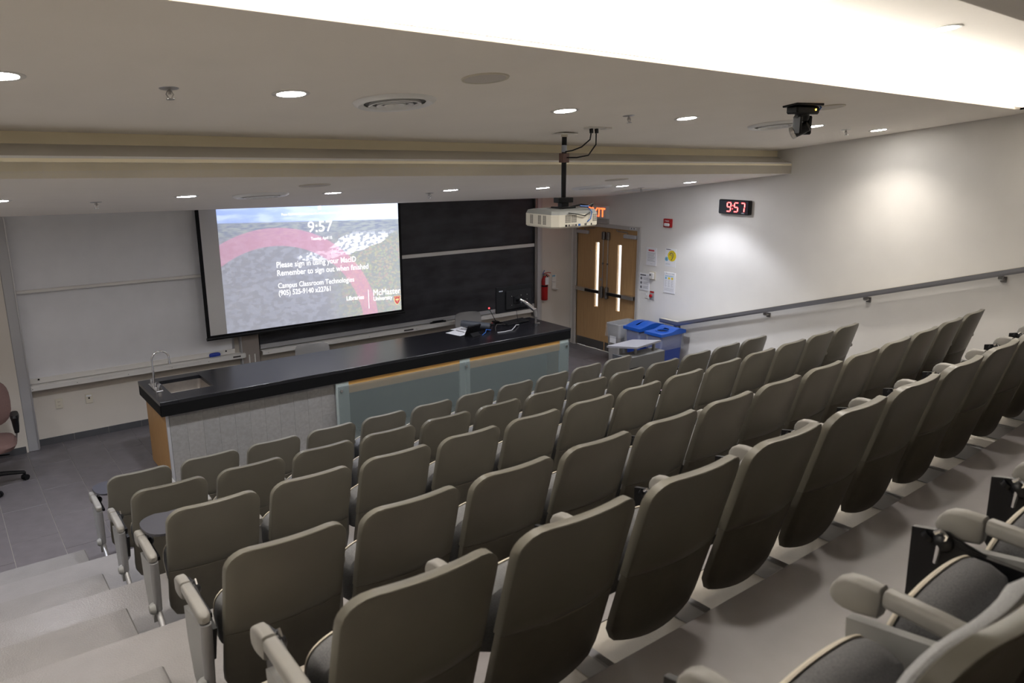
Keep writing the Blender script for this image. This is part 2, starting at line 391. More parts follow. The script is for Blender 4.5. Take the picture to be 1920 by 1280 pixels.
MB().loft([[Vector((math.copysign(abs(math.cos(a))**.6, math.cos(a))*.072*k, math.copysign(abs(math.sin(a))**.6, math.sin(a))*.027*k, z)) for a in [2*PI*q/20 for q in range(20)]] for k, z in ((.96, .012), (1, .018), (1, .036), (.9, .050), (.6, .057))]).build('grip', 'eraser_blue', t)
MB().bbox(-.066, .066, -.024, .024, 0, .012, .003).build('felt', 'ink_grey', t)
# column between the boards
t = thing('board_column', 'brown grey steel column between whiteboards and blackboards', 'column', (3.27, -.03, 0))
MB().bbox(-.115, .115, -.05, .03, 0, 2.66, .005).build('face', 'brown_column', t)
MB().bbox(-.13, -.115, -.06, .03, 0, 2.66, .003).build('edge_strip', 'alu_paint', t)
for sx in (-.03, .045): MB().bbox(sx-.008, sx+.008, -.056, -.05, .60, .72, .002).build('hook', 'white_metal', t)
# blackboards
t = thing('blackboard', 'upper black chalkboard panel smeared with chalk', 'chalkboard', (5.75, -.03, 1.86))
MB().box(-2.35, 2.38, -.010, .012, 0, .76).build('panel', 'blackboard', t)
t = thing('blackboard', 'lower black chalkboard panel with grey metal top rail', 'chalkboard', (5.75, -.055, .80))
MB().box(-2.35, 2.40, -.012, .012, 0, 1.06).build('panel', 'blackboard', t)
MB().bbox(-2.35, 2.43, -.03, .012, 1.0, 1.055, .004).build('top_rail', 'white_metal', t)
MB().bbox(-2.35, 2.43, -.03, .012, -.03, .03, .004).build('bottom_rail', 'alu_paint', t)
MB().bbox(2.40, 2.43, -.028, .012, 0, 1.05, .003).build('side_rail', 'white_metal', t)
t = thing('board_channel', 'grey metal channel at the right edge of the blackboards', 'frame', (8.22, -.053, 0))
MB().bbox(-.085, -.035, -.05, .05, .6, 2.62, .004).build('guide', 'steel_dark', t)
MB().bbox(-.03, .03, -.05, .05, 0, 2.62, .004).build('upright', 'alu_paint', t)
MB().bbox(.03, .105, -.012, .05, 0, 2.62, .004).build('cover_strip', 'door_frame', t)
t = thing('chalk_tray', 'long white metal chalk tray under the blackboards', 'tray', (5.78, -.02, .735))
MB().prism([(.02, .02), (-.12, .02), (-.125, -.012), (-.118, -.012), (-.113, .012), (.02, .012)], -2.38, 2.36, 'x').build('trough', 'white_metal', t)
MB().bbox(-2.38, 2.36, -.128, -.12, -.035, .02, .002).build('front_lip', 'white_metal', t)
for sx in (-2.3, -1.6, -.8, 0, .8, 1.6, 2.3): MB().cyl((0, 0), .005, .005, 0, .003, 8, Matrix.Translation((sx, -.128, -.01)) @ Matrix.Rotation(R(90), 4, 'X')).build('screw', 'steel_dark', t)
MB().box(-.22, -.06, -.131, -.128, -.016, .006).build('maker_plate', 'vent', t)
t = thing('chalk_eraser', 'black felt chalk eraser lying on the chalk tray', 'eraser', (6.2, -.075, .757), (0, 0, -.04))
MB().bbox(-.14, .14, -.028, .028, 0, .022, .004).build('felt', 'black_matte', t); MB().bbox(-.10, .10, -.02, .02, .022, .035, .004).build('back', 'black', t)
# outlets
def outlet(x, z, label, kind):
    t = thing('wall_outlet', label, 'outlet', (x, -.001, z))
    MB().bbox(-.038, .038, -.008, 0, -.06, .06, .003).build('cover_plate', 'ivory', t)
    if kind == 0:
        for dz in (.022, -.022):
            s = MB().bbox(-.018, .018, -.011, -.008, dz-.015, dz+.015, .002).build('socket', 'ivory', t)
            for dx in (-.007, .007): MB().box(dx-.0015, dx+.0015, -.0115, -.0105, dz-.006, dz+.006).build('slot', 'black', s)
    else:
        MB().box(-.009, .009, -.011, -.008, -.002, .016).build('jack', 'black', t)
        MB().bbox(-.028, .028, -.010, -.008, .03, .045, .001).build('label_strip', 'paper', t)
outlet(1.0, .472, 'ivory power outlet low on the wall below the whiteboard', 0)
outlet(1.315, .472, 'ivory network jack plate to the right of the power outlet', 1)

# ================================================================== PROJECTION SCREEN
SY = -.2
t = thing('projection_screen', 'pull-down projection screen showing a blue campus sign-in page', 'screen', (4.115, SY, 1.04))
SX = 4.115
MB().box(2.735-SX, 5.50-SX, .001, .003, .0, 1.66).build('fabric', 'screen_fabric', t)
MB().box(2.69-SX, 2.735-SX, -.0005, .003, -.0, 1.66).build('border', 'black_matte', t)
MB().box(5.50-SX, 5.54-SX, -.0005, .003, -.0, 1.66).build('border', 'black_matte', t)
MB().box(2.69-SX, 5.54-SX, -.001, .003, -.0, .03).build('border', 'black_matte', t)
MB().tube([(2.685-SX, 0, -.012), (5.545-SX, 0, -.012)], .02, 12).build('weight_bar', 'black', t)
MB().box(2.70-SX, 5.53-SX, -.05, .05, 1.655, 1.72).build('case', 'white_metal', t)
# the projected picture: a procedural hazy aerial view
def picture_material():
    m = bpy.data.materials.new('picture'); m.use_nodes = True; MATS['picture'] = m; nt = m.node_tree; N = nt.nodes; L = nt.links
    b = N['Principled BSDF']; b.inputs['Base Color'].default_value = (.66, .65, .64, 1); b.inputs['Roughness'].default_value = .8
    tc = N.new('ShaderNodeTexCoord'); sep = N.new('ShaderNodeSeparateXYZ'); L.new(tc.outputs['Object'], sep.inputs[0])
    X, Z = sep.outputs['X'], sep.outputs['Z']
    def val(op, a, b_=None, c=None, clamp=False):
        n = N.new('ShaderNodeMath'); n.operation = op; n.use_clamp = clamp
        for k, v in enumerate((a, b_, c)):
            if v is None: continue
            if isinstance(v, (int, float)): n.inputs[k].default_value = v
            else: L.new(v, n.inputs[k])
        return n.outputs[0]
    def mapr(v, a, b_, c=0, d=1):
        n = N.new('ShaderNodeMapRange'); n.interpolation_type = 'SMOOTHSTEP'; L.new(v, n.inputs[0])
        for k, q in enumerate((a, b_, c, d)): n.inputs[k+1].default_value = q
        return n.outputs[0]
    def mix(f, a, b_):
        n = N.new('ShaderNodeMix'); n.data_type = 'RGBA'
        if isinstance(f, (int, float)): n.inputs[0].default_value = f
        else: L.new(f, n.inputs[0])
        for k, q in ((6, a), (7, b_)):
            if isinstance(q, tuple): n.inputs[k].default_value = (*q, 1)
            else: L.new(q, n.inputs[k])
        return n.outputs[2]
    def noise(sc, det=4, st=(1, 1, 1)):
        mp = N.new('ShaderNodeMapping'); mp.inputs['Scale'].default_value = st; L.new(tc.outputs['Object'], mp.inputs[0])
        n = N.new('ShaderNodeTexNoise'); n.inputs['Scale'].default_value = sc; n.inputs['Detail'].default_value = det; L.new(mp.outputs[0], n.inputs[0]); return n.outputs[0]
    def voro(sc, st=(1, 1, 1), metric='EUCLIDEAN'):
        mp = N.new('ShaderNodeMapping'); mp.inputs['Scale'].default_value = st; L.new(tc.outputs['Object'], mp.inputs[0])
        n = N.new('ShaderNodeTexVoronoi'); n.inputs['Scale'].default_value = sc; L.new(mp.outputs[0], n.inputs[0]); n.distance = metric; return n
    # coordinates: X world offset from the screen centre, Z height above bar
    hz = val('ADD', val('MULTIPLY', X, -.0298), 1.404)                    # horizon height
    skyf = mapr(val('SUBTRACT', Z, hz), -.012, .012)
    cl = noise(2.2, 5, (1, 1, 4))
    sky = mix(mapr(cl, .42, .62), (.28, .40, .78), (.48, .60, .90))
    sky = mix(mapr(X, -.9, 1.4), sky, (.62, .72, .95))
    veg = voro(34, (1, 1, 1.35))
    trees = mix(mapr(veg.outputs['Distance'], .0, .55), (.26, .28, .20), (.10, .13, .13))
    vc = N.new('ShaderNodeSeparateColor'); L.new(veg.outputs['Color'], vc.inputs[0])
    trees = mix(val('MULTIPLY', mapr(vc.outputs[0], .78, .82), .6), trees, (.55, .38, .12))
    trees = mix(val('MULTIPLY', mapr(vc.outputs[1], .75, .80), .55), trees, (.34, .44, .12))
    trees = mix(val('MULTIPLY', mapr(vc.outputs[2], .90, .94), .7), trees, (.42, .16, .14))
    far = mix(mapr(noise(9, 5, (1, 1, 5)), .38, .62), (.16, .20, .30), (.30, .34, .36))
    roofs = voro(15, (1, 1, 1.8), 'CHEBYCHEV'); rc = N.new('ShaderNodeSeparateColor'); L.new(roofs.outputs['Color'], rc.inputs[0])
    town = mix(mapr(rc.outputs[0], .45, .5), (.13, .15, .19), mix(rc.outputs[1], (.24, .28, .38), (.42, .46, .58)))
    left = mix(.72, town, (.24, .255, .32))
    trees = mix(.52, trees, (.33, .36, .40))
    land = mix(mapr(X, .15, .65), left, trees)
    # campus blocks on the right
    cb = voro(26, (1, 1, 1.5), 'CHEBYCHEV'); cc = N.new('ShaderNodeSeparateColor'); L.new(cb.outputs['Color'], cc.inputs[0])
    camp = mix(mapr(cc.outputs[2], .3, .36), (.30, .34, .42), mix(cc.outputs[0], (.60, .64, .75), (.92, .93, .98)))
    dx = val('SUBTRACT', X, .82); dz = val('SUBTRACT', val('ADD', Z, val('MULTIPLY', X, -.28)), .90)
    em = val('ADD', val('POWER', val('DIVIDE', dx, .55), 2.0), val('POWER', val('DIVIDE', dz, .17), 2.0))
    em = val('ADD', em, val('MULTIPLY', val('SUBTRACT', noise(6), .5), 1.2))
    land = mix(mapr(em, .8, 1.0, 1, 0), land, camp)
    dx2 = val('SUBTRACT', X, .15); dz2 = val('SUBTRACT', Z, .93)
    em2 = val('ADD', val('POWER', val('DIVIDE', dx2, .34), 2.0), val('POWER', val('DIVIDE', dz2, .07), 2.0))
    land = mix(val('MULTIPLY', mapr(em2, .7, 1.0, 1, 0), .75), land, camp)
    land = mix(mapr(val('SUBTRACT', hz, Z), .12, .26, 1, 0), land, far)
    img = mix(skyf, land, sky)
    # pink translucent ring
    rr = val('SQRT', val('ADD', val('POWER', val('SUBTRACT', X, RINGX), 2.0), val('POWER', val('SUBTRACT', Z, RINGZ), 2.0)))
    ring = val('MULTIPLY', mapr(rr, RIN-.004, RIN+.004), mapr(rr, ROUT-.004, ROUT+.004, 1, 0))
    img = mix(val('MULTIPLY', ring, .50), img, (.66, .24, .40))
    # the projector lights the upper right more strongly
    hazef = val('MULTIPLY', mapr(val('ADD', X, val('MULTIPLY', Z, .9)), -1.2, 2.4, .42, .70), 1.0)
    L.new(img, b.inputs['Emission Color']); L.new(hazef, b.inputs['Emission Strength'])
    return m
RINGX, RINGZ, ROUT, RIN = 3.62-SX, .955-1.04, 1.47, 1.22
import_pts = [(2.969, 2.216), (3.693, 2.39), (4.401, 2.173), (4.756, 1.875), (4.976, 1.512), (5.121, 1.074)]
def circ(pts):                                                       # least-squares circle
    S = [[0]*4 for _ in range(3)]
    for x, z in pts:
        row = (x, z, 1); q = -(x*x+z*z)
        for i in range(3):
            for j in range(3): S[i][j] += row[i]*row[j]
            S[i][3] += row[i]*q
    for i in range(3):
        p = S[i][i]; S[i] = [v/p for v in S[i]]
        for j in range(3):
            if j != i: k = S[j][i]; S[j] = [a-k*b for a, b in zip(S[j], S[i])]
    a, b, c = S[0][3], S[1][3], S[2][3]
    return -a/2, -b/2, math.sqrt(a*a/4+b*b/4-c)
cx, cz, ro = circ(import_pts)
inner = [(2.962, 1.949), (3.674, 2.142), (4.063, 2.049), (4.464, 1.819), (4.735, 1.497), (4.907, 1.075)]
RINGX, RINGZ, ROUT = cx-SX, cz-1.04, ro
RIN = sum(math.hypot(x-cx, z-cz) for x, z in inner)/len(inner)
picture_material()
pic = MB().box(2.945-SX, 5.499-SX, -.0005, .0009, .03, 1.655).build('projected_picture', 'picture', t)
def stext(s, x0, x1, zl, zr, size, bold=0.0, m='screen_text', spacing=1):
    me = text_mesh(s, size, m, 0, bold, x1-x0, 'LEFT', spacing)
    o = put('lettering', me, t, (x0-SX, -.0016, zl-1.04), (R(90), 0, 0))
    o.rotation_euler = Euler((R(90), math.atan2(-(zr-zl), x1-x0), 0), 'XYZ')
    return o
stext('9:57', 4.123, 4.479, 2.297, 2.294, .205, .001)
stext('Tuesday, April 15', 4.158, 4.462, 2.190, 2.187, .055, .0005)
stext('Press Ctrl+Alt+Delete or use the Windows Security button to unlock.', 3.775, 4.836, 2.535, 2.520, .042, .0005)
stext('Please sign in using your MacID', 3.659, 4.802, 1.860, 1.846, .108, .0003)
stext('Remember to sign out when finished', 3.660, 4.987, 1.752, 1.728, .108, .0003)
stext('Campus Classroom Technologies', 3.659, 4.757, 1.586, 1.566, .098)
stext('(905) 525-9140 x22761', 3.660, 4.396, 1.488, 1.473, .098, .0006)
stext('Libraries', 4.629, 4.897, 1.309, 1.302, .085, .0006)
stext('McMaster', 5.048, 5.490, 1.330, 1.318, .125)
stext('University', 5.047, 5.355, 1.256, 1.246, .085, .0005)
MB().box(4.967-SX, 4.975-SX, -.0018, -.0008, .113, .386).build('divider_line', 'screen_text', t)
lock = MB().box(-.022, .022, 0, .001, 0, .033); lock.tube([(-.014, 0, .033), (-.014, 0, .048), (0, 0, .058), (.014, 0, .048), (.014, 0, .038)], .0035, 6)
lock.build('padlock_symbol', 'screen_text', t, (4.305-SX, -.002, 2.59-1.04))
sh = [(-.052, .05), (.052, .05), (.052, -.02), (.03, -.06), (0, -.085), (-.03, -.06), (-.052, -.02)]
cr = MB().prism(sh, -.0008, 0, 'y').build('crest', 'crest_gold', t, (5.432-SX, -.002, 1.235-1.04))
MB().prism([(u*.78, v*.78-.008) for u, v in sh], -.0012, -.0008, 'y').build('crest_field', 'crest_red', cr)
MB().box(-.05, .05, -.0016, -.0008, .024, .048).build('crest_band', 'crest_red', cr)
bird = MB().prism([(-.03, .012), (-.012, .002), (0, .018), (.012, .002), (.03, .012), (.022, -.018), (.008, -.012), (0, -.045), (-.008, -.012), (-.022, -.018)], -.0018, -.0012, 'y'); bird.build('crest_bird', 'crest_gold', cr)
for dx in (-.03, 0, .03): MB().box(dx-.007, dx+.007, -.0022, -.0016, .031, .042).build('crest_book', 'crest_gold', cr)

# ================================================================== LAB BENCH
DX0, DX1, DF, DB, DZ = 1.642, 7.125, -2.154, -1.212, .914
bench = thing('lab_bench', 'long black topped demonstration bench with tile and glass front', 'bench', (4.38, -1.68, 0))
def bx(*a): return tuple(a)
ox, oy = 4.38, -1.68
SK = (1.82, 2.25, -1.88, -1.36)                                   # sink hole x0 x1 y0 y1
m = MB()
def wp(x0, x1, y0, y1): m.bbox(x0-ox, x1-ox, y0-oy, y1-oy, .875, DZ, .002)
wp(DX0, SK[0], DF, DB); wp(SK[1], DX1, DF, DB); wp(SK[0], SK[1], DF, SK[2]); wp(SK[0], SK[1], SK[3], DB)
m.build('worktop', 'bench_black', bench); m = MB()
m.box(DX0+.004-ox, DX1-.004-ox, DF+.002-oy, DF+.03-oy, .762, .877); m.box(DX0+.004-ox, DX0+.03-ox, DF+.004-oy, DB-.004-oy, .762, .877)
m.box(DX1-.03-ox, DX1-.004-ox, DF+.004-oy, DB-.004-oy, .762, .877); m.box(DX0+.004-ox, DX1-.004-ox, DB-.03-oy, DB-.002-oy, .762, .877)
m.build('edge_band', 'black_band', bench)
s = MB(); zz = .70
a0, a1, b0, b1 = SK[0]-ox-.004, SK[1]-ox+.004, SK[2]-oy-.004, SK[3]-oy+.004
def rr4(x0, x1, y0, y1, r, z, n=5):
    out = []
    for cx_, cy_, t0 in ((x1-r, y1-r, 0), (x0+r, y1-r, 90), (x0+r, y0+r, 180), (x1-r, y0+r, 270)):
        for k in range(n+1): a = R(t0+90*k/n); out.append(Vector((cx_+r*math.cos(a), cy_+r*math.sin(a), z)))
    return out
s.loft([rr4(a0, a1, b0, b1, .04, .876), rr4(a0+.004, a1-.004, b0+.004, b1-.004, .045, zz+.03), rr4(a0+.03, a1-.03, b0+.03, b1-.03, .03, zz), rr4(a0+.2, a1-.2, b0+.22, b1-.22, .005, zz-.006)], False)
sk = s.build('sink_basin', 'sink', bench)
MB().cyl((2.03-ox, -1.62-oy), .035, .035, zz-.006, zz+.002).build('drain', 'steel', sk)
# base: left tiled block
LBX = (1.70, 3.62)
MB().box(LBX[0]-ox+.012, LBX[1]-ox, -2.095-oy, -1.30-oy, 0, .762).build('base_block', 'grout', bench)
MB().bbox(LBX[0]-.006-ox, LBX[0]+.012-ox, -2.075-oy, -1.25-oy, 0, .77, .002).build('end_panel', 'wood', bench)
MB().bbox(LBX[0]-.006-ox, LBX[0]+.02-ox, -2.107-oy, -2.075-oy, 0, .762, .002).build('corner_strip', 'alu_paint', bench)
x = LBX[0]+.022; ci = 0
random.seed(3)
while x < LBX[1]-.01:
    x1 = min(x+.1635, LBX[1]); z = 0; first = [.35, .12, .60, .33, .06, .50, .2, .36, .5, .15, .4, .25][ci % 12]
    zz_ = [0, first, first+.60, 1.2] if first > .05 else [0, .66, 1.2]
    for q in range(len(zz_)-1):
        za, zb = zz_[q], min(zz_[q+1], .762)
        if zb - za < .012: continue
        MB().bbox(x+.0006-ox, x1-.0006-ox, -2.106-oy, -2.094-oy, za+.0006, zb-.0006, .001).build('cladding_tile', random.choice(['concrete', 'concrete', 'concrete_b']), bench)
    x = x1; ci += 1
# right part: wood apron, posts, frosted glass
MB().box(3.62-ox, 7.05-ox, -1.75-oy, -1.30-oy, 0, .762).build('cabinet_body', 'cabinet_dark', bench)
MB().bbox(3.62-ox, 7.06-ox, -2.142-oy, -2.125-oy, .615, .762, .002).build('wood_apron', 'wood_apron', bench)
for px in (3.60, 5.305, 7.0): MB().bbox(px-.075-ox, px+.085-ox, -2.146-oy, -2.12-oy, 0, .762, .003).build('post', 'glass_post', bench)
for (px0, px1) in ((3.545, 5.315), (5.322, 7.09)):
    g = MB().bbox(px0-ox, px1-ox, -2.158-oy, -2.150-oy, .02, .718, .002).build('glass_panel', 'frosted', bench)
for px in (3.585, 5.328, 7.043):
    M = Matrix.Translation((px-ox, -2.158-oy, .664)) @ Matrix.Rotation(R(90), 4, 'X')
    MB().cyl((0, 0), .016, .016, -.035, .008, 14, M).build('standoff_bolt', 'steel', bench)
MB().bbox(7.03-ox, 7.06-ox, -2.09-oy, -1.25-oy, 0, .762, .003).build('end_panel', 'wood', bench)
# faucet
t = thing('faucet', 'chrome gooseneck faucet with two handles beside the bench sink', 'faucet', (1.735, -1.57, DZ))
MB().cyl((0, 0), .026, .02, 0, .05).build('base', 'chrome', t)
pts = [(0, 0, .04), (0, 0, .30)] + [(.085-.085*math.cos(R(a)), 0, .30+.085*math.sin(R(a))) for a in range(15, 181, 15)] + [(.17, 0, .265)]
MB().tube(pts, .0105, 12).build('gooseneck', 'chrome', t); MB().cyl((.17, 0), .014, .014, .235, .268, 14).build('spout_tip', 'chrome', t)
for dy in (.13, -.15):
    h = MB().cyl((0.01, dy), .026, .024, 0, .03).build('valve', 'chrome', t)
    MB().lathe([(.019, .03), (.024, .035), (.022, .065), (.014, .072), (.001, .073)], 10, Matrix.Translation((.01, dy, 0))).build('handle', 'chrome', h)
MB().bbox(-.03, .04, -.19, .17, 0, .006, .003).build('base_plate', 'steel', t)
# monitor on arm
t = thing('computer_monitor', 'black flat monitor seen from behind on a chrome arm', 'monitor', (6.88, -1.66, DZ), (0, 0, 0))
MB().cyl((0, 0), .05, .045, 0, .012).build('base_plate', 'black', t); MB().cyl((0, 0), .017, .017, .012, .17).build('post', 'steel_dark', t)
MB().bbox(.02, .07, -.01, .01, .005, .02, .002).build('clamp_lever', 'steel', t)
MB().tube([(0, 0, .11), (.0, .01, .17), (-.005, .02, .22)], .03, 12).build('lower_joint', 'steel_dark', t)
MB().tube([(0, .02, .20), (-.06, .05, .265), (-.14, .09, .335), (-.2, .12, .37)], [.026, .03, .026, .018], 12, True, .7).build('arm', 'chrome', t)
MB().tube([(-.2, .12, .37), (-.215, .17, .36)], .02, 10).build('tilt_joint', 'black', t)
mon = MB().bbox(-.555, .095, .20, .235, .19, .565, .006).build('housing', 'black_matte', t)
MB().bbox(-.40, .06, .178, .202, .23, .50, .008).build('rear_cover', 'black', mon)
MB().box(-.54, .08, .2352, .2362, .205, .55).build('display', 'clock_face', mon)
MB().bbox(-.265, -.165, .165, .18, .31, .41, .003).build('mount_plate', 'black', mon)
for dx, dz in ((-.30, .42), (-.30, .29), (-.13, .42), (-.13, .31), (-.02, .42), (-.02, .35)): MB().cyl((0, 0), .005, .005, 0, .003, 8, Matrix.Translation((dx, .178, dz)) @ Matrix.Rotation(R(90), 4, 'X')).build('screw', 'steel', mon)
MB().box(-.51, -.445, .1985, .2, .50, .515).build('maker_badge', 'clock_mark', mon)
MB().tube([(.095, .21, .40), (.125, .2, .37), (.125, .2, .31), (.10, .2, .27)], .004, 6).build('cable', 'black', mon)
MB().tube([(-.2, .2, .2), (-.18, .2, .1), (-.17, .19, .005)], .003, 6).build('cable', 'black', mon)
# gooseneck microphone
t = thing('gooseneck_microphone', 'thin black gooseneck microphone with a red lit tip', 'microphone', (6.50, -1.20, DZ))
MB().bbox(-.04, .04, -.05, .05, 0, .02, .005).build('base', 'black', t); MB().tube([(0, 0, .02), (-.06, 0, .12), (-.13, -.02, .225)], .005, 8).build('stem', 'black', t)
MB().ball((-.133, -.021, .232), .012).build('tip_light', 'led_red', t)
# computer mouse, keyboard
t = thing('computer_mouse', 'small black mouse with a red spot beside the keyboard', 'mouse', (6.36, -1.31, DZ), (0, 0, .6))
MB().loft([[Vector((math.cos(a)*.05*k, math.sin(a)*.03*k, z)) for a in [2*PI*q/16 for q in range(16)]] for k, z in ((.95, 0), (1, .012), (.85, .026), (.4, .034))]).build('shell', 'black', t)
MB().ball((-.02, 0, .03), .009).build('red_spot', 'red_bright', t)
t = thing('keyboard', 'black computer keyboard propped at the back of the bench', 'keyboard', (6.70, -1.41, DZ+.012), (R(8), 0, R(8)))
kb = MB().bbox(-.22, .22, -.075, .075, 0, .02, .004).build('case', 'black', t)
for q in range(5): MB().bbox(-.205, .205, -.062+q*.025, -.041+q*.025, .02, .026, .002).build('key_row', 'black_matte', t)
# touch control panel
t = thing('control_panel', 'black tilted touch control panel seen from behind', 'control panel', (5.75, -1.70, DZ), (0, 0, R(10)))
MB().prism([(-.07, 0), (.07, 0), (.07, .012), (-.02, .05), (-.07, .012)], -.075, .075, 'x').build('foot', 'black', t)
MB().bbox(-.12, .12, -.012, .012, -.005, .165, .006, Matrix.Translation((0, .045, .01)) @ Matrix.Rotation(R(28), 4, 'X')).build('panel', 'black_matte', t)
MB().box(-.105, .105, .0121, .0135, .012, .15, Matrix.Translation((0, .045, .01)) @ Matrix.Rotation(R(28), 4, 'X')).build('display', 'clock_face', t)
# document camera tube
t = thing('speaker_tube', 'dark grey cylinder lying aslant behind the control panel', 'tube', (5.98, -1.45, DZ), (0, 0, 0))
c0, c1 = Vector((-.17, .14, .10)), Vector((.15, -.11, .055))
MB().tube([c0, c0*.9+c1*.1, c0*.1+c1*.9, c1], [.04, .048, .048, .046], 18).build('body', 'cylinder', t)
d = (c1-c0).normalized(); MB().tube([c1, c1+d*.006], [.036, .03], 16).build('end_cap', 'black', t)
MB().bbox(-.03, .03, -.03, .03, 0, .045, .004).build('cradle', 'black', t)
# papers on bench
t = tag(MB().bbox(-.105, .105, -.14, .14, 0, .003, .0005).build('paper_sheet', 'paper', None, (5.68, -1.44, DZ), (0, 0, R(12))), 'white printed sheet lying in front of the control panel', 'paper')
for q in range(9): MB().box(-.085, .08, .11-q*.026, .118-q*.026, .003, .0034).build('printed_line', 'ink_grey', t)
t = tag(MB().bbox(-.105, .105, -.14, .14, 0, .003, .0005).build('paper_sheet', 'paper', None, (5.84, -1.31, DZ), (0, 0, R(8))), 'white sheet half under the grey cylinder', 'paper')
# cables on bench
tag(MB().tube([(6.12, -1.76, DZ+.006), (6.22, -1.78, DZ+.006), (6.36, -1.77, DZ+.008), (6.47, -1.70, DZ+.03), (6.55, -1.62, DZ+.03), (6.64, -1.57, DZ+.012)], .006, 8).build('cable', 'grey_cable'), 'pale grey cable curving over the bench top', 'cable')
tag(MB().tube([(6.16, -1.66, DZ+.005), (6.20, -1.60, DZ+.04), (6.30, -1.50, DZ+.05), (6.44, -1.46, DZ+.03), (6.52, -1.45, DZ+.006)], .004, 8).build('cable', 'steel_dark'), 'thin dark cable looping in front of the keyboard', 'cable')
tag(MB().tube([(5.86, -1.76, DZ+.006), (5.96, -1.70, DZ+.02), (6.04, -1.60, DZ+.03), (6.12, -1.60, DZ+.012)], .005, 8).build('cable', 'blue_cable'), 'blue network cable beside the grey cylinder', 'cable')
# chair backs behind bench
def plain_chair(label, x, y, rz, tilt):
    t = thing('plastic_chair', label, 'chair', (x, y, 0), (0, 0, rz))
    MB().loft([[Vector((sx*w_, -.20-.10*(z-.45)+.03*sx*sx, z)) for sx in (-1, -.7, -.35, 0, .35, .7, 1)] + [Vector((sx*w_, -.188-.10*(z-.45)+.03*sx*sx, z)) for sx in (1, .7, .35, 0, -.35, -.7, -1)] for w_, z in ((.20, .50), (.22, .65), (.22, .86), (.20, .91), (.14, .93))]).build('backrest', 'grey_plastic', t)
    MB().bbox(-.22, .22, -.19, .22, .43, .455, .01).build('seat', 'grey_plastic', t)
    for sx in (-1, 1):
        MB().tube([(sx*.19, -.2, .55), (sx*.20, -.22, 0)], .011, 8).build('leg', 'steel', t); MB().tube([(sx*.19, .18, .44), (sx*.20, .22, 0)], .011, 8).build('leg', 'steel', t)
plain_chair('grey plastic chair peeking above the middle of the bench', 3.88, -.60, R(-14), 0)
plain_chair('grey plastic chair behind the keyboard end of the bench', 6.52, -.60, R(170), 0)

# ================================================================== DOORS
fr = thing('door_frame', 'grey metal frame around the wooden double doors', 'door frame', (XR, DY0, 0))
MB().bbox(-.03, .12, 0, .075, 0, DH+.06, .003).build('jamb', 'door_frame', fr)
MB().bbox(-.03, .12, -2*DLW-.055, -2*DLW, 0, DH+.06, .003).build('jamb', 'door_frame', fr)
MB().bbox(-.03, .12, -2*DLW, 0, DH, DH+.06, .003).build('head', 'door_frame', fr)
pl = MB().bbox(-.033, -.03, -1.40, -1.27, DH+.02, DH+.045, .001).build('number_plate', 'paper', fr)
MB().box(-.0335, -.033, -1.385, -1.345, DH+.025, DH+.04).build('number_mark', 'ink', pl); MB().box(-.0335, -.033, -1.325, -1.29, DH+.025, DH+.04).build('number_mark', 'ink', pl)
def door(n, y0, hinge, label):
    # leaf occupies local y 0..-DLW, its room face at x=0
    t = bpy.data.objects.new('door_%d' % n, None); COL.objects.link(t); t.location = (XR+.012, y0, 0); struct(t, label)
    va, vb = (-.425, -.545) if hinge == 'L' else (-.23, -.35)
    zb, zt = .74, 1.87
    m = MB(); g = .003
    m.box(0, .045, -DLW+g, -g, .012, zb); m.box(0, .045, -DLW+g, -g, zt, DH-.004); m.box(0, .045, va, -g, zb, zt); m.box(0, .045, -DLW+g, vb, zb, zt)
    m.build('leaf', 'door_wood', t)
    f = MB(); f.box(.004, .041, va-.022, va, zb, zt); f.box(.004, .041, vb, vb+.012, zb, zt); f.box(.004, .041, vb, va, zb, zb+.012); f.box(.004, .041, vb, va, zt-.012, zt); f.build('vision_frame', 'door_light_wood', t)
    gl = MB().box(.020, .026, vb+.012, va-.022, zb+.012, zt-.012).build('vision_glass', 'corridor_glass', t)
    MB().box(-.002, 0, -DLW+.012, -.012, .015, .165).build('kick_plate', 'steel_dark', t)
    sgn = 1 if hinge == 'L' else -1
    e = -DLW if hinge == 'L' else 0                                    # meeting edge
    ee = lambda d: e + sgn*d
    pb = MB().bbox(-.075, -.035, min(ee(.06), ee(.70)), max(ee(.06), ee(.70)), 1.0, 1.055, .006).build('push_bar', 'steel_dark', t)
    MB().bbox(-.080, -.074, min(ee(.10), ee(.44)), max(ee(.10), ee(.44)), 1.004, 1.05, .003).build('push_pad', 'black', pb)
    MB().bbox(-.078, 0, min(ee(.44), ee(.70)), max(ee(.44), ee(.70)), .998, 1.057, .004).build('bar_housing', 'steel', pb)
    MB().bbox(-.07, 0, min(ee(.03), ee(.085)), max(ee(.03), ee(.085)), .93, 1.13, .015).build('latch_case', 'steel_dark', pb)
    rd = MB().tube([(-.03, ee(.055), 1.12), (-.03, ee(.055), 1.95)], .008, 8).build('vertical_rod', 'steel', t)
    MB().bbox(-.055, 0, min(ee(.02), ee(.085)), max(ee(.02), ee(.085)), 1.92, 2.05, .01).build('top_latch', 'steel_dark', rd)
    MB().ball((-.03, ee(.055), 1.52), .018).build('rod_guide', 'steel_dark', rd)
    c = MB().bbox(-.06, 0, min(ee(.42), ee(.70)), max(ee(.42), ee(.70)), 1.985, 2.045, .01).build('door_closer', 'alu_paint', t)
    MB().tube([(-.035, ee(.50), 2.05), (-.05, ee(.50), 2.08), (-.11, ee(.36), 2.09), (-.04, ee(.25), 2.10)], .008, 6).build('closer_arm', 'steel_dark', c)
    if hinge == 'L': MB().cyl((0, 0), .022, .022, 0, .012, 14, Matrix.Translation((0, ee(.12), 1.24)) @ Matrix.Rotation(R(-90), 4, 'Y')).build('lock_cylinder', 'steel', t)
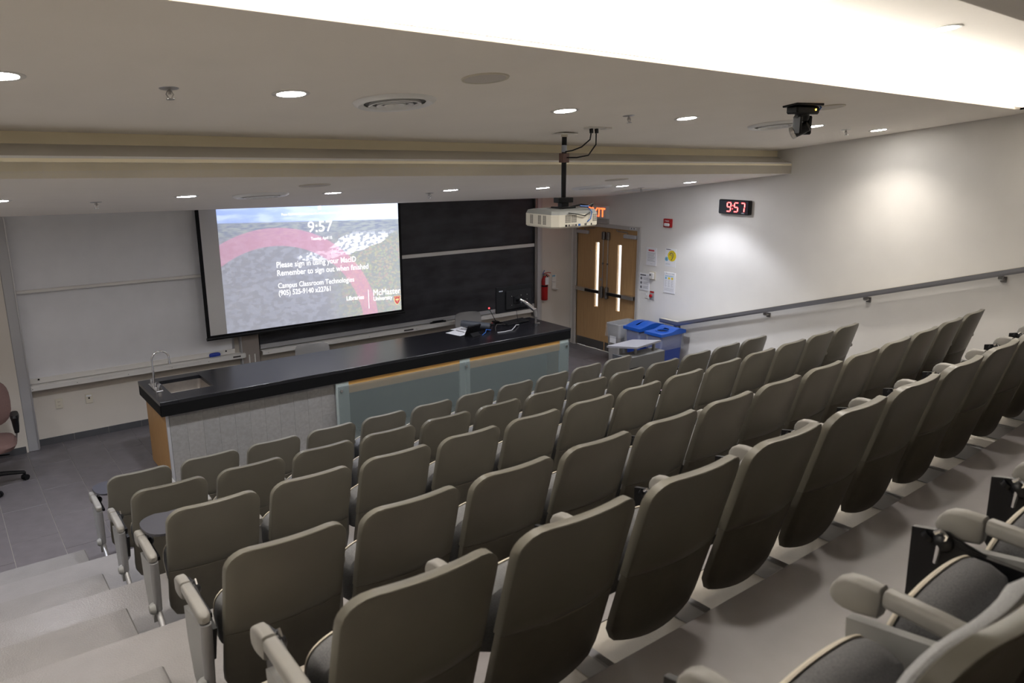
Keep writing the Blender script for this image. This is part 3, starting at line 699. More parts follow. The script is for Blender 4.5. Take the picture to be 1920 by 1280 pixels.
mat('corridor_glass', (.95, .97, 1.0), .03, trans=1.0, ior=1.01)
door(1, DY0, 'L', 'left wooden door leaf with narrow glass strip and push bar')
door(2, DY0-DLW, 'R', 'right wooden door leaf with narrow glass strip and push bar')

# ================================================================== RIGHT WALL ITEMS (local frame: +x into the wall, so room side is -x)
def on_wall(name, label, cat, y, z, x=XR): return thing(name, label, cat, (x, y, z))
t = on_wall('exit_sign', 'white box exit sign with red letters above the doors', 'sign', -.64, 2.375)
MB().bbox(-.07, 0, -.28, .28, -.105, .105, .004).build('box', 'exit_face', t)
MB().bbox(-.035, 0, -.28, .28, -.19, -.105, .002).build('mount', 'door_frame', t)
put('lettering', text_mesh('EXIT', .205, 'exit_red', .001, .003, .40), t, (-.0715, .15, -.075), (R(90), 0, R(-90)))
t = on_wall('fire_alarm', 'red fire alarm strobe high on the side wall', 'alarm', -2.20, 2.29)
MB().bbox(-.045, 0, -.075, .075, -.065, .065, .006).build('body', 'red_bright', t); MB().bbox(-.07, -.045, -.06, .045, -.045, 0, .01).build('strobe_lens', 'paper', t)
put('lettering', text_mesh('FIRE', .032, 'paper', .0005, 0, .08), t, (-.0455, .04, .02), (R(90), 0, R(-90)))
def sheet(label, y0, y1, z0, z1, name='wall_notice', th=.004):
    t = on_wall(name, label, 'notice', (y0+y1)/2, (z0+z1)/2)
    W_, H_ = abs(y1-y0), abs(z1-z0); MB().bbox(-th, 0, -W_/2, W_/2, -H_/2, H_/2, .0008).build('sheet', 'paper', t); return t, W_, H_, th
def line(t, y0, y1, z0, z1, th, m='ink_grey', name='printed_line'): return MB().box(-th-.0006, -th+.0002, min(-y0, -y1), max(-y0, -y1), z0, z1).build(name, m, t)   # y measured to the viewer's right
def disc(t, y, z, r, th, m, name): return MB().cyl((0, 0), r, r, 0, .0012, 28, Matrix.Translation((-th, -y, z)) @ Matrix.Rotation(R(-90), 4, 'Y')).build(name, m, t)
t, W_, H_, th = sheet('white notice with a red heading beside the doors', -1.78, -1.985, 1.605, 1.885, th=.012)
line(t, -.06, .06, .085, .11, th, 'ink_red')
for q in range(7): line(t, -.075, .08 - (q % 3)*.015, .055-q*.021, .062-q*.021, th)
line(t, -.01, .03, -.112, -.108, th)
t, W_, H_, th = sheet('white poster with a yellow hearing symbol', -2.16, -2.375, 1.63, 1.905, 'wall_poster')
disc(t, .028, .03, .083, th, 'ink_yellow', 'yellow_disc')
disc(t, -.075, -.025, .034, th+.0006, 'ink_blue', 'blue_disc')
put('lettering', text_mesh('K', .05, 'ink', .0003, .001, .024), t, (-th-.002, .088, -.042), (R(90), 0, R(-90)))
line(t, -.09, 0, .118, .128, th, 'ink')
for q in range(2): line(t, -.09, .0, -.095-q*.012, -.091-q*.012, th)
MB().tube([(-th-.002, -(a), b) for a, b in ((-.015, .035), (-.008, .065), (.02, .078), (.048, .062), (.054, .03), (.040, .0), (.03, -.022), (.022, -.034), (.014, -.03))], .0055, 6).build('ear_outline', 'ink', t)
MB().tube([(-th-.002, -(a), b) for a, b in ((.005, .03), (.018, .05), (.033, .04), (.028, .018), (.02, .01))], .003, 6).build('ear_curve', 'ink', t)
for q in range(3): MB().tube([(-th-.002, -(.045+q*.012), .092-q*.012), (-th-.002, -(.055+q*.012), .105-q*.012)], .003, 5).build('sound_mark', 'ink', t)
t, W_, H_, th = sheet('grey white instruction sheet right beside the door frame', -1.65, -1.86, 1.195, 1.46, th=.008)
line(t, -.09, .03, .10, .118, th, 'ink')
for q in range(3):
    MB().cyl((0, 0), .024, .024, 0, .001, 20, Matrix.Translation((-th, .065, .055-q*.07)) @ Matrix.Rotation(R(-90), 4, 'Y')).build('pictogram_ring', 'ink_grey', t)
    MB().box(-th-.0018, -th, .055, .075, .04-q*.07, .07-q*.07).build('pictogram', 'ink', t)
    for k in range(3): line(t, -.025, .085-.02*(k % 2), .068-q*.07-k*.014, .074-q*.07-k*.014, th)
t, W_, H_, th = sheet('framed white leaflet with three coloured dots under the hearing poster', -2.16, -2.385, 1.22, 1.54, th=.01)
line(t, -.085, .075, .098, .108, th, 'ink_blue')
for q, m_ in enumerate(('ink_blue', 'ink_yellow', 'ink_yellow')): disc(t, -.07+q*.062, .07, .018, th, m_, 'dot')
for q in range(3):
    for k in range(8): line(t, -.09+q*.062, -.05+q*.062-(k % 3)*.006, .035-k*.014, .039-k*.014, th)
for k in range(3): line(t, -.095, .085, -.09-k*.016, -.086-k*.016, th)
for dy in (-.06, .07): MB().ball((-th, -dy, .145), .006).build('pin', 'ink', t)
t = on_wall('thermostat', 'white wall thermostat beside the instruction sheet', 'thermostat', -1.93, 1.45)
MB().bbox(-.012, 0, -.06, .06, -.065, .065, .004).build('back_plate', 'ivory', t); b_ = MB().bbox(-.05, -.012, -.035, .045, -.05, .05, .006).build('body', 'white_metal', t); MB().box(-.0505, -.05, .005, .035, .0, .03).build('display', 'ink', b_)
t = on_wall('light_switch', 'white light switch under the instruction sheet', 'switch', -1.815, 1.13)
MB().bbox(-.007, 0, -.036, .036, -.06, .06, .003).build('cover_plate', 'white_metal', t); MB().bbox(-.014, -.007, -.008, .008, -.016, .016, .002).build('toggle', 'paper', t)
t = on_wall('emergency_button', 'grey wall plate with a red emergency push button', 'button', -1.93, 1.135)
MB().bbox(-.012, 0, -.042, .042, -.07, .07, .003).build('plate', 'alu_paint', t); MB().box(-.013, -.012, -.04, .04, .042, .068).build('heading_label', 'red_bright', t)
MB().lathe([(.014, 0), (.014, .02), (.028, .022), (.028, .034), (.018, .04), (.001, .041)], 16, Matrix.Translation((-.012, .004, -.005)) @ Matrix.Rotation(R(-90), 4, 'Y')).build('push_button', 'red_bright', t)
# digital clock
t = on_wall('digital_clock', 'black digital wall clock showing red 9:57', 'clock', -3.41, 2.595)
MB().bbox(-.075, 0, -.255, .255, -.098, .098, .012).build('case', 'black', t)
MB().box(-.0765, -.075, -.24, .24, -.085, .085).build('face', 'clock_face', t)
def seg_digit(t, yc, ch, h=.060, w_=.031):
    S = {'a': (0, h, 1), 'g': (0, 0, 1), 'd': (0, -h, 1), 'f': (-w_, h/2, 0), 'b': (w_, h/2, 0), 'e': (-w_, -h/2, 0), 'c': (w_, -h/2, 0)}
    on = {'9': 'abcdfg', '5': 'acdfg', '7': 'abc'}[ch]; m = MB(); m2 = MB()
    for k in on:
        sy, sz, hor = S[k]; sl = sz*.10
        a, b_ = (w_*.88, .0085) if hor else (.0085, h/2*.90)
        m.box(-.0795, -.0765, -(yc+sy+sl)-a, -(yc+sy+sl)+a, sz-b_, sz+b_); m2.box(-.0805, -.0795, -(yc+sy+sl)-a*.8, -(yc+sy+sl)+a*.8, sz-b_*.45 if hor else sz-b_*.85, sz+b_*.45 if hor else sz+b_*.85)
    d_ = m.build('digit', 'led_red', t); m2.build('digit_core', 'led_red_core', d_)
seg_digit(t, -.075, '9'); seg_digit(t, .045, '5'); seg_digit(t, .150, '7')
for dz in (.022, -.022): MB().box(-.0795, -.0765, -(-.012+dz*.1)-.008, -(-.012+dz*.1)+.008, dz-.008, dz+.008).build('colon_dot', 'led_red', t)
MB().prism([(-.13, -.082), (-.19, -.082), (-.175, -.066), (-.145, -.066)], -.0775, -.0765, 'x').build('maker_badge', 'clock_mark', t)
# handrail
HX = 8.955
t = thing('handrail', 'dark steel handrail rising along the side wall', 'handrail', (0, 0, 0))
def hz_(y): return .825 + (-2.56-y)*.3025
prof = [(-.034, .022), (.034, .022), (.034, -.018), (.025, -.040), (-.025, -.040), (-.034, -.018)]
ends = [(-2.20, hz_(-2.56)), (-2.56, hz_(-2.56)), (-10.5, hz_(-10.5))]
rings = []
for (y, z) in ends: rings.append([Vector((HX+a, y, z+b-.02)) for a, b in prof])
MB().loft(rings, True, False).build('rail', 'rail_metal', t) if mat('rail_metal', (.30, .30, .315), .35, .7) else None
MB().box(HX-.022, HX+.022, -2.56, -2.21, .8245+.002, .8245+.006).build('top_cap', 'ivory', t)
n_ = Vector((0, -1, .3025)).normalized()
m = MB(); y0_, y1_ = -2.56, -10.4
m.loft([[Vector((HX-.022, y, hz_(y)+.003)), Vector((HX+.022, y, hz_(y)+.003)), Vector((HX+.022, y, hz_(y)+.007)), Vector((HX-.022, y, hz_(y)+.007))] for y in (y0_, y1_)], True, False); m.build('top_cap', 'ivory', t)
for y in (-2.50, -4.05, -5.42, -6.85, -8.3):
    zr = hz_(min(y, -2.56))-.058
    b_ = MB().bbox(HX-.012, HX+.012, y-.025, y+.025, zr-.035, zr+.004, .002).build('bracket', 'steel_dark', t)
    MB().bbox(HX-.012, XR, y-.018, y+.018, zr-.045, zr-.03, .002).build('bracket_arm', 'steel', b_); MB().bbox(XR-.012, XR, y-.03, y+.03, zr-.075, zr-.01, .002).build('wall_plate', 'steel_dark', b_)
# extinguisher and sanitiser on the front wall by the doors
t = thing('fire_extinguisher', 'red fire extinguisher hanging beside the blackboard', 'extinguisher', (8.36, -.088, .865))
MB().lathe([(.001, 0), (.05, 0), (.058, .01), (.058, .33), (.05, .37), (.028, .40), (.022, .42)], 20).build('cylinder', 'red', t)
MB().cyl((0, 0), .0605, .0605, .235, .262).build('label_band', 'black', t); MB().box(-.036, .036, -.066, -.06, .275, .40).build('tag_card', 'paper', t)
MB().bbox(-.018, .018, -.018, .018, .42, .46, .004).build('valve', 'steel', t)
MB().tube([(-.02, 0, .46), (.06, -.03, .475), (.10, -.045, .465)], .007, 6).build('lever', 'red_bright', t); MB().tube([(-.02, 0, .455), (.05, -.02, .435), (.08, -.03, .41)], .007, 6).build('lever', 'red_bright', t)
MB().tube([(-.01, 0, .45), (-.06, -.02, .46), (-.02, -.02, .52)], .006, 6).build('safety_pin_strap', 'blue_cable', t)
MB().tube([(.02, 0, .44), (.07, 0, .40), (.068, 0, .28)], .009, 8).build('hose', 'black', t); MB().bbox(-.02, .02, .06, .075, .2, .44, .003).build('wall_bracket', 'steel', t)
t = thing('bottle_holder', 'white wire bottle bracket to the right of the extinguisher', 'bracket', (8.645, -.001, 1.02))
MB().bbox(-.05, .045, -.006, 0, 0, .25, .002).build('back_plate', 'white_metal', t); MB().bbox(-.05, .045, -.09, 0, 0, .008, .002).build('shelf', 'white_metal', t)
MB().box(-.045, .02, -.008, -.006, .215, .24).build('header_label', 'ink_blue', t)
MB().tube([(-.045, -.005, .13), (-.045, -.08, .13), (.04, -.08, .13), (.04, -.005, .13)], .003, 6).build('wire_loop', 'white_metal', t)

# ================================================================== BINS AND SIDE TABLE
def bin_(name, label, x, y, m, lid, h=.70, L=.50, W_=.30):
    t = thing(name, label, 'bin', (x, y, 0))
    def ring(k, z, r=.04, ex=0): return rr4(-L/2*k-ex, L/2*k+ex, -W_/2*k-ex, W_/2*k+ex, r, z, 4)
    MB().loft([ring(.05, .01), ring(.80, 0), ring(.84, .08), ring(.98, h-.03), ring(1.0, h), ring(.985, h), ring(.79, .02), ring(.05, .02)], False, False).build('body', m, t)
    bg = MB().loft([ring(.975, h-.22, ex=.012), ring(.985, h-.20, ex=.022), ring(.985, h-.12, ex=.014), ring(1.0, h-.02, ex=.010), ring(1.0, h+.008, ex=.008)], False, True); bg.build('bag_liner', 'bag', t)
    if lid is None:
        MB().loft([ring(1.0, h+.008, ex=.008), ring(.93, h+.004), ring(.86, h-.2), ring(.5, h-.42), ring(.1, h-.45)], False, True).build('bag_inside', 'bag', t)
        MB().box(-L/2*.97-.012, -L/2*.97-.004, -.08, .05, h-.30, h-.19).build('notice_label', 'paper', t)
    else:
        n = 14; m_ = MB(); hh = .035
        ys = [-W_/2-.02 + (W_+.04)*i/n for i in range(n+1)]; xs = [-L/2-.02 + (L+.04)*i/n for i in range(n+1)]
        def zt(x_, y_):
            v = .0
            if lid == 'slot': v = .055*math.exp(-((x_-.05)/.20)**2) + .02*math.exp(-((y_+.03)/.05)**2)*math.exp(-((x_)/.16)**2)
            else: v = .045*math.exp(-((x_-.12)/.12)**2)
            return h+hh+v
        def hole(x_, y_):
            return (abs(x_-.0) < .15 and abs(y_-.01) < .022) if lid == 'slot' else math.hypot(x_+.06, y_-.0) < .088
        if lid == 'slot':
            xs = sorted(set([round(v, 4) for v in xs] + [-.15, .15])); ys = sorted(set([round(v, 4) for v in ys] + [-.012, .032]))
        V = []; nx_, ny_ = len(xs), len(ys)
        for yy in ys:
            for xx in xs: V.append((xx, yy, zt(xx, yy)))
        F = []
        for j in range(ny_-1):
            for i in range(nx_-1):
                cx_, cy_ = (xs[i]+xs[i+1])/2, (ys[j]+ys[j+1])/2
                if not hole(cx_, cy_): F.append((j*nx_+i, j*nx_+i+1, (j+1)*nx_+i+1, (j+1)*nx_+i))
        m_.add(V, F, True)
        ed = [(xx, ys[0]) for xx in xs] + [(xs[-1], yy) for yy in ys[1:]] + [(xx, ys[-1]) for xx in reversed(xs[:-1])] + [(xs[0], yy) for yy in reversed(ys[1:-1])]
        m_.loft([[Vector((a, b, zt(a, b))) for a, b in ed], [Vector((a*1.01, b*1.01, h-.005)) for a, b in ed]], False, False)
        l_ = m_.build('lid', 'blue_lid', t)
        if lid == 'hole':
            MB().loft([[Vector((-.06+r_*math.cos(a), r_*math.sin(a), z)) for a in [2*PI*k/28 for k in range(28)]] for r_, z in ((.108, h+hh+.002), (.106, h+hh+.012), (.086, h+hh+.012), (.084, h+hh-.004))], False, True).build('hole_rim', 'blue_lid', l_)
            MB().cyl((-.06, 0), .088, .088, h+hh-.014, h+hh-.008, 24).build('inside_shade', 'black', l_)  # black disc painting the shade inside the bin
        else:
            MB().box(-.15, .15, -.012, .032, h+hh+.01, h+hh+.014).build('inside_shade', 'black', l_)  # black sheet painting the shade below the slot
bin_('waste_bin', 'grey waste bin with an open clear bag by the doors', 8.70, -1.66, 'grey_bin', None)
bin_('recycling_bin', 'blue recycling bin with a paper slot lid, nearer the doors', 8.66, -2.12, 'blue_bin', 'slot')
bin_('recycling_bin', 'blue recycling bin with a round hole lid, below the handrail end', 8.66, -2.56, 'blue_bin', 'hole')
t = thing('side_table', 'grey side table with a pale angled top on two posts', 'table', (7.70, -2.86, 0))
tp = [(-.44, .12), (.11, .16), (.41, -.11), (-.17, -.20)]
MB().prism(tp, .725, .75).build('table_top', 'table_top', t)
MB().bbox(-.36, .40, -.20, .04, 0, .62, .006).build('cabinet', 'table_body', t)
MB().bbox(-.385, -.362, -.19, .06, 0, .64, .003).build('side_panel', 'table_side', t)
for (px, py) in ((-.10, -.10), (.27, -.10), (-.25, .03)): MB().cyl((px, py), .022, .022, .62, .727, 14).build('post', 'steel_dark', t)
MB().bbox(-.30, -.10, -.205, -.199, .45, .47, .002).build('slot_handle', 'black', t)

# ================================================================== OFFICE CHAIR
t = thing('office_chair', 'brown fabric office chair on black casters at the left edge', 'chair', (.13, -1.0, 0), (0, 0, R(-5)))
for k in range(5):
    a = R(72*k+4); e = Vector((math.cos(a)*.37, math.sin(a)*.37, 0))
    lg = MB().tube([(math.cos(a)*.03, math.sin(a)*.03, .13), (e.x*.6, e.y*.6, .11), (e.x, e.y, .085)], [.03, .024, .018], 8).build('base_arm', 'black', t)
    cs = MB()
    M = Matrix.Translation((e.x, e.y, .03)) @ Matrix.Rotation(a+.6, 4, 'Z') @ Matrix.Rotation(R(90), 4, 'X')
    cs.cyl((0, 0), .03, .03, -.028, -.006, 16, M); cs.cyl((0, 0), .03, .03, .006, .028, 16, M); cs.cyl((e.x, e.y), .01, .01, .03, .09, 8)
    cs.build('caster', 'black_matte', lg)
MB().cyl((0, 0), .03, .03, .1, .42).build('gas_lift', 'black', t); MB().bbox(-.1, .1, -.1, .1, .38, .42, .01).build('mechanism', 'black', t)
MB().tube([(.05, -.1, .395), (.20, -.22, .39), (.28, -.25, .395)], .008, 6).build('lever', 'black', t)
def supel(rx, ry, z, p=.55, n=28): return [Vector((math.copysign(abs(math.cos(a))**p, math.cos(a))*rx, math.copysign(abs(math.sin(a))**p, math.sin(a))*ry, z)) for a in [2*PI*k/n for k in range(n)]]
MB().loft([supel(.20, .20, .415), supel(.30, .25, .43), supel(.325, .26, .47), supel(.30, .245, .505), supel(.2, .17, .52)]).build('seat', 'brown_seat', t, (.03, -.06, 0))
M = Matrix.Translation((.10, .22, .82)) @ Matrix.Rotation(R(82), 4, 'X')
MB().loft([[M @ v for v in supel(rx*.24, rx*.25, z, .7)] for rx, z in ((.85, -.035), (1, -.02), (1, .02), (.8, .04))]).build('backrest', 'brown_seat', t)
MB().tube([(0, .10, .40), (0, .27, .43), (0, .29, .70)], .02, 8, True, 1.6).build('back_bar', 'steel_dark', t)
for sx in (-1, 1):
    MB().tube([(sx*.10, .02, .40), (sx*.34, .02, .42), (sx*.36, .02, .55)], .010, 8).build('arm_post', 'steel_dark', t)
    MB().loft([supel(.022, .03, .53, .8, 14), supel(.03, .045, .60, .8, 14), supel(.034, .06, .66, .8, 14), supel(.042, .11, .71, .8, 14), supel(.036, .10, .735, .8, 14)]).build('armrest', 'black', t, (sx*.36, .02, 0))

# ================================================================== CEILING FIXTURES
TU, TLO = -math.atan(.129), -math.atan(.129)
trim_me = MB().lathe([(.078, -.004), (.095, -.006), (.105, -.002), (.106, .002), (.078, .004), (.078, -.004)], 28, None, True, False).mesh('trim_ring', 'white_metal')
lens_me = MB().lathe([(.001, -.0035), (.078, -.0035), (.078, .002), (.001, .002)], 28, None, True, False).mesh('lamp_lens', 'lens_lamp')
lens_cool_me = MB().lathe([(.001, -.0035), (.078, -.0035), (.078, .002), (.001, .002)], 28, None, True, False).mesh('lamp_lens', 'lens_lamp_cool')
can_dl = {}
def downlight(x, y, f, tilt, label, watts, col, key, ang=126, blend=.95):
    t = thing('downlight', label, 'downlight', (x, y, f(x, y)), (tilt, 0, 0), group='recessed ceiling downlights')
    put('trim_ring', trim_me, t); put('lamp_lens', lens_cool_me if key == 'F' else lens_me, t)
    if key not in can_dl:
        l = bpy.data.lights.new('lamp', 'SPOT'); l.energy = watts; l.color = col; l.spot_size = R(ang); l.spot_blend = blend; l.shadow_soft_size = .07; can_dl[key] = l
    lo = bpy.data.objects.new('lamp_light', can_dl[key]); COL.objects.link(lo); lo.parent = t; lo.location = (0, 0, -.03); lo.rotation_euler = (-tilt, 0, 0)
LX = [-2.25, -.87, .50, 1.90, 3.28, 4.66, 5.97, 7.31, 8.25]
LL = {.50: 'at the left edge over the whiteboard', 1.90: 'over the whiteboard, just left of the projection screen', 3.28: 'over the middle of the projection screen', 4.66: 'over the left part of the blackboard', 5.97: 'behind the projector pole over the blackboard', 7.31: 'right of the projector pole on the lower ceiling', 8.25: 'nearest the side wall on the lower ceiling'}
for x in LX: downlight(x, -2.89 if x < 8 else -3.22, zlo, TLO, 'recessed round downlight ' + LL.get(x, 'on the lower ceiling out of view, %s from the left wall' % ('first' if x < -2 else 'second')), FRONT_W, COOL, 'F', 114, .45)
UX = [-2.4, -1.0, .38, 1.74, 3.80, 5.17, 7.14, 8.44]
UL = {.38: 'at the left edge of the upper ceiling', 1.74: 'on the upper ceiling left of the large round vent', 3.80: 'on the upper ceiling just above the projector pole', 5.17: 'on the upper ceiling right of the projector pole', 7.14: 'half hidden behind the ceiling camera', 8.44: 'on the upper ceiling nearest the side wall'}
for x in UX: downlight(x, yst(x, -5.61, .024), zup, TU, 'recessed round downlight ' + UL.get(x, 'on the upper ceiling out of view, %s from the left wall' % ('first' if x < -2 else 'second')), REAR_W, WARM, 'U')
for x, lb in ((1.2, 'inside the bright cove, out of view'), (4.05, 'inside the bright cove at the top edge of the picture'), (5.62, 'inside the bright cove towards the side wall'), (-1.5, 'inside the bright cove, far left out of view')):
    downlight(x, yst(x, -7.42, .02), zc3, TU, 'recessed round downlight ' + lb, REAR_W, WARM, 'U')
def diffuser(x, y, f, tilt, label):
    t = thing('air_diffuser', label, 'vent', (x, y, f(x, y)), (tilt, 0, 0))
    MB().lathe([(.19, -.012), (.225, -.024), (.25, -.012), (.256, .001), (.19, .001)], 36, None, True, False).build('outer_ring', 'vent_white', t)
    MB().lathe([(.001, -.002), (.2, -.002)], 36, None, True, False).build('dark_throat', 'vent_grey', t)
    for r_ in (.155, .105, .06): MB().lathe([(r_-.012, -.012), (r_, -.028), (r_+.010, -.026), (r_+.002, -.008), (r_-.012, -.012)], 32, None, True, False).build('cone_ring', 'vent_white', t)
    MB().lathe([(.001, -.02), (.022, -.018), (.028, -.008), (.001, -.006)], 20, None, True, False).build('centre_cap', 'white_metal', t)
diffuser(2.42, -5.73, zup, TU, 'round ringed air vent left of centre on the upper ceiling')
diffuser(6.51, -5.64, zup, TU, 'round ringed air vent beside the ceiling camera')
diffuser(2.57, -2.87, zlo, TLO, 'round ringed air vent above the projection screen')
diffuser(6.79, -2.87, zlo, TLO, 'round ringed air vent behind the projector on the lower ceiling')
def speaker(x, y, f, tilt, label):
    t = thing('ceiling_speaker', label, 'speaker', (x, y, f(x, y)), (tilt, 0, 0))
    MB().lathe([(.115, -.006), (.13, -.007), (.135, .001), (.115, .001)], 32, None, True, False).build('rim', 'ivory', t)
    MB().lathe([(.001, -.0085), (.09, -.008), (.117, -.005), (.117, .0), (.001, 0)], 32, None, True, False).build('grille', 'speaker_grille', t)
mat('speaker_grille', (.60, .56, .51), .7, noise=.1, nscale=400)
speaker(2.58, -6.46, zup, TU, 'round flat ceiling speaker below the bright cove edge')
speaker(6.06, -6.43, zup, TU, 'round flat ceiling speaker behind the ceiling camera')
speaker(2.73, -3.74, zlo, TLO, 'round flat ceiling speaker above the projection screen')
speaker(6.31, -3.78, zlo, TLO, 'round flat ceiling speaker right of the projector pole')
def sprinkler(x, y, f, tilt, label):
    t = thing('sprinkler', label, 'sprinkler', (x, y, f(x, y)), (tilt, 0, 0))
    MB().lathe([(.001, -.006), (.012, -.007), (.045, -.003), (.05, .001), (.001, .001)], 20, None, True, False).build('escutcheon', 'steel', t)
    MB().cyl((0, 0), .009, .006, -.03, -.005, 10).build('stem', 'steel', t)
    for s_ in (-1, 1): MB().tube([(s_*.008, 0, -.012), (s_*.018, 0, -.03), (s_*.006, 0, -.052)], .0035, 6).build('frame_arm', 'steel', t)
    MB().lathe([(.001, -.052), (.02, -.052), (.02, -.056), (.001, -.057)], 14, None, True, False).build('deflector', 'steel', t)
sprinkler(1.11, -5.75, zup, TU, 'small sprinkler left on the upper ceiling'); sprinkler(4.51, -5.68, zup, TU, 'small sprinkler right of the projector cable box'); sprinkler(7.89, -5.56, zup, TU, 'small sprinkler between ceiling camera and side wall')
sprinkler(1.25, -2.49, zlo, TLO, 'small sprinkler above the whiteboard'); sprinkler(4.61, -2.53, zlo, TLO, 'small sprinkler above the blackboard'); sprinkler(8.1, -2.48, zlo, TLO, 'small sprinkler in front of the doors')
sprinkler(4.36, -8.47, zup, TU, 'small sprinkler at the top right picture corner')
t = thing('access_panel', 'thin square access panel in the ceiling before the doors', 'panel', (8.33, -2.17, zlo(8.33, -2.17)), (TLO, 0, 0))
MB().bbox(-.26, .26, -.26, .26, -.008, .002, .002).build('frame', 'ceiling', t); MB().bbox(-.235, .235, -.235, .235, -.011, -.006, .002).build('panel', 'white_metal', t)
# projector
px, py = 4.62, -4.80; zc = zup(px, py)
t = thing('projector', 'cream ceiling projector hanging from a black pole', 'projector', (px, py, zc))
MB().bbox(-.10, .08, -.09, .09, -.008, .002, .002).build('ceiling_plate', 'white_metal', t); MB().cyl((0, 0), .03, .03, -.03, -.008).build('collar', 'ivory', t)
MB().tube([(0, 0, -.02), (0, 0, -.60)], .0225, 14).build('pole', 'black', t)
MB().tube([(0, 0, -.10), (0, 0, -.16)], .024, 14).build('pole_label', 'clock_mark', t); MB().bbox(-.034, .034, -.034, .034, -.25, -.17, .004).build('pole_clamp', 'brown_seat', t)
hz0 = 2.69 - zc
mt = MB().bbox(-.085, .085, -.04, .04, -.60, -.555, .004); mt.bbox(-.04, .04, -.03, .03, -.64, -.60, .004); mt.bbox(-.09, .09, -.07, .07, -.665, -.635, .003); mt.build('mount_head', 'black', t)
for dx, dy in ((-.15, -.12), (.15, -.12), (-.15, .12), (.15, .12)): MB().tube([(dx*.4, dy*.4, -.65), (dx, dy, -.662), (dx, dy, hz0+.15)], .009, 6).build('mount_leg', 'black', t)
x0, x1, y0, y1 = 4.35-px, 4.885-px, -5.0-py, -4.60-py
def pj(z, e=0): 
    return [Vector(v) for v in ((x0+.05-e, y0-e, z), (x1-.04+e, y0-e, z), (x1+e, y0+.04-e, z), (x1+e, y1+e, z), (x0-e, y1+e, z), (x0-e, y0+.05-e, z))]
bd = MB().loft([pj(hz0-.004, -.03), pj(hz0, -.01), pj(hz0+.012), pj(hz0+.115)], True, False).build('body', 'projector', t)
MB().loft([pj(hz0+.115, -.001), pj(hz0+.145, -.012), pj(hz0+.155, -.05)], True, False).build('top_cover', 'projector_top', t)
for cx_, n_ in ((x0+.12, 3), (x0+.19, 3), (x1-.09, 3)):
    for k in range(n_):
        for q in range(8): MB().box(cx_+k*.022, cx_+k*.022+.017, y0-.0008, y0+.002, hz0+.045+q*.0085, hz0+.050+q*.0085).build('vent_slot', 'vent', bd)
for cy_ in (y0+.12, y0+.19, y0+.30):
    for k in range(2):
        for q in range(9): MB().box(x0-.0008, x0+.002, cy_+k*.022, cy_+k*.022+.017, hz0+.028+q*.0088, hz0+.033+q*.0088).build('vent_slot', 'vent', bd)
for cx_, w_, m_ in ((x0+.13, .022, 'black'), (x0+.165, .022, 'steel_dark'), (x0+.20, .006, 'black'), (x0+.22, .006, 'black'), (x0+.245, .014, 'black'), (x0+.285, .026, 'blue_cable'), (x0+.36, .026, 'steel_dark'), (x0+.43, .012, 'black')):
    MB().box(cx_-w_/2, cx_+w_/2, y0-.002, y0+.002, hz0+.012, hz0+.03).build('port', m_, bd)
MB().tube([(.02, -.20, -.62), (.10, -.22, -.625), (x0+.40, y0+.02, hz0+.17)], .007, 6).build('cable', 'blue_cable', t)
MB().tube([(x0+.40, y0+.02, hz0+.17), (x0+.42, y0-.015, hz0+.13), (x0+.40, y0-.02, hz0+.07), (x0+.37, y0-.012, hz0+.045)], .005, 6).build('cable', 'blue_cable', t)
MB().tube([(x0+.15, y0-.01, hz0+.13), (x0+.22, y0-.015, hz0+.12), (x0+.33, y0-.02, hz0+.10), (x0+.40, y0-.012, hz0+.125)], .005, 6).build('cable', 'black', t)
MB().tube([(.06, -.02, -.64), (.16, -.06, -.62), (x0+.44, y0+.05, hz0+.18), (x0+.50, y0+.05, hz0+.20), (x0+.47, y0+.05, hz0+.165)], .008, 6).build('cable', 'black', t)
y1l = y1; MB().cyl((0, 0), .05, .045, 0, .03, 20, Matrix.Translation((x0+.12, y1l, hz0+.065)) @ Matrix.Rotation(R(-90), 4, 'X')).build('lens', 'black', t)
bx_, by_ = 4.66, -5.14; zb_ = zup(bx_, by_)
t2 = thing('ceiling_outlet', 'white ceiling outlet plate with two black cable plugs', 'outlet', (bx_, by_, zb_), (TU, 0, 0))
MB().bbox(-.09, .09, -.04, .04, -.012, .001, .003).build('plate', 'white_metal', t2); MB().bbox(.10, .17, -.04, .04, -.016, .001, .003).build('side_plate', 'white_metal', t2)
for dx in (-.04, .02): MB().bbox(dx-.013, dx+.013, -.013, .013, -.05, -.012, .003).build('plug', 'black', t2)
tag(MB().tube([(4.62, -5.14, zb_-.05), (4.62, -5.13, zb_-.10), (4.60, -5.05, zb_-.16), (4.60, -4.93, zb_-.19), (4.61, -4.83, zb_-.20)], .006, 8).build('cable', 'black'), 'shorter black cable from the ceiling outlet to the projector pole', 'cable')
tag(MB().tube([(4.68, -5.14, zb_-.05), (4.69, -5.13, zb_-.14), (4.68, -5.05, zb_-.23), (4.65, -4.93, zb_-.25), (4.625, -4.83, zb_-.25)], .006, 8).build('cable', 'black'), 'longer black cable drooping from the ceiling outlet to the pole', 'cable')
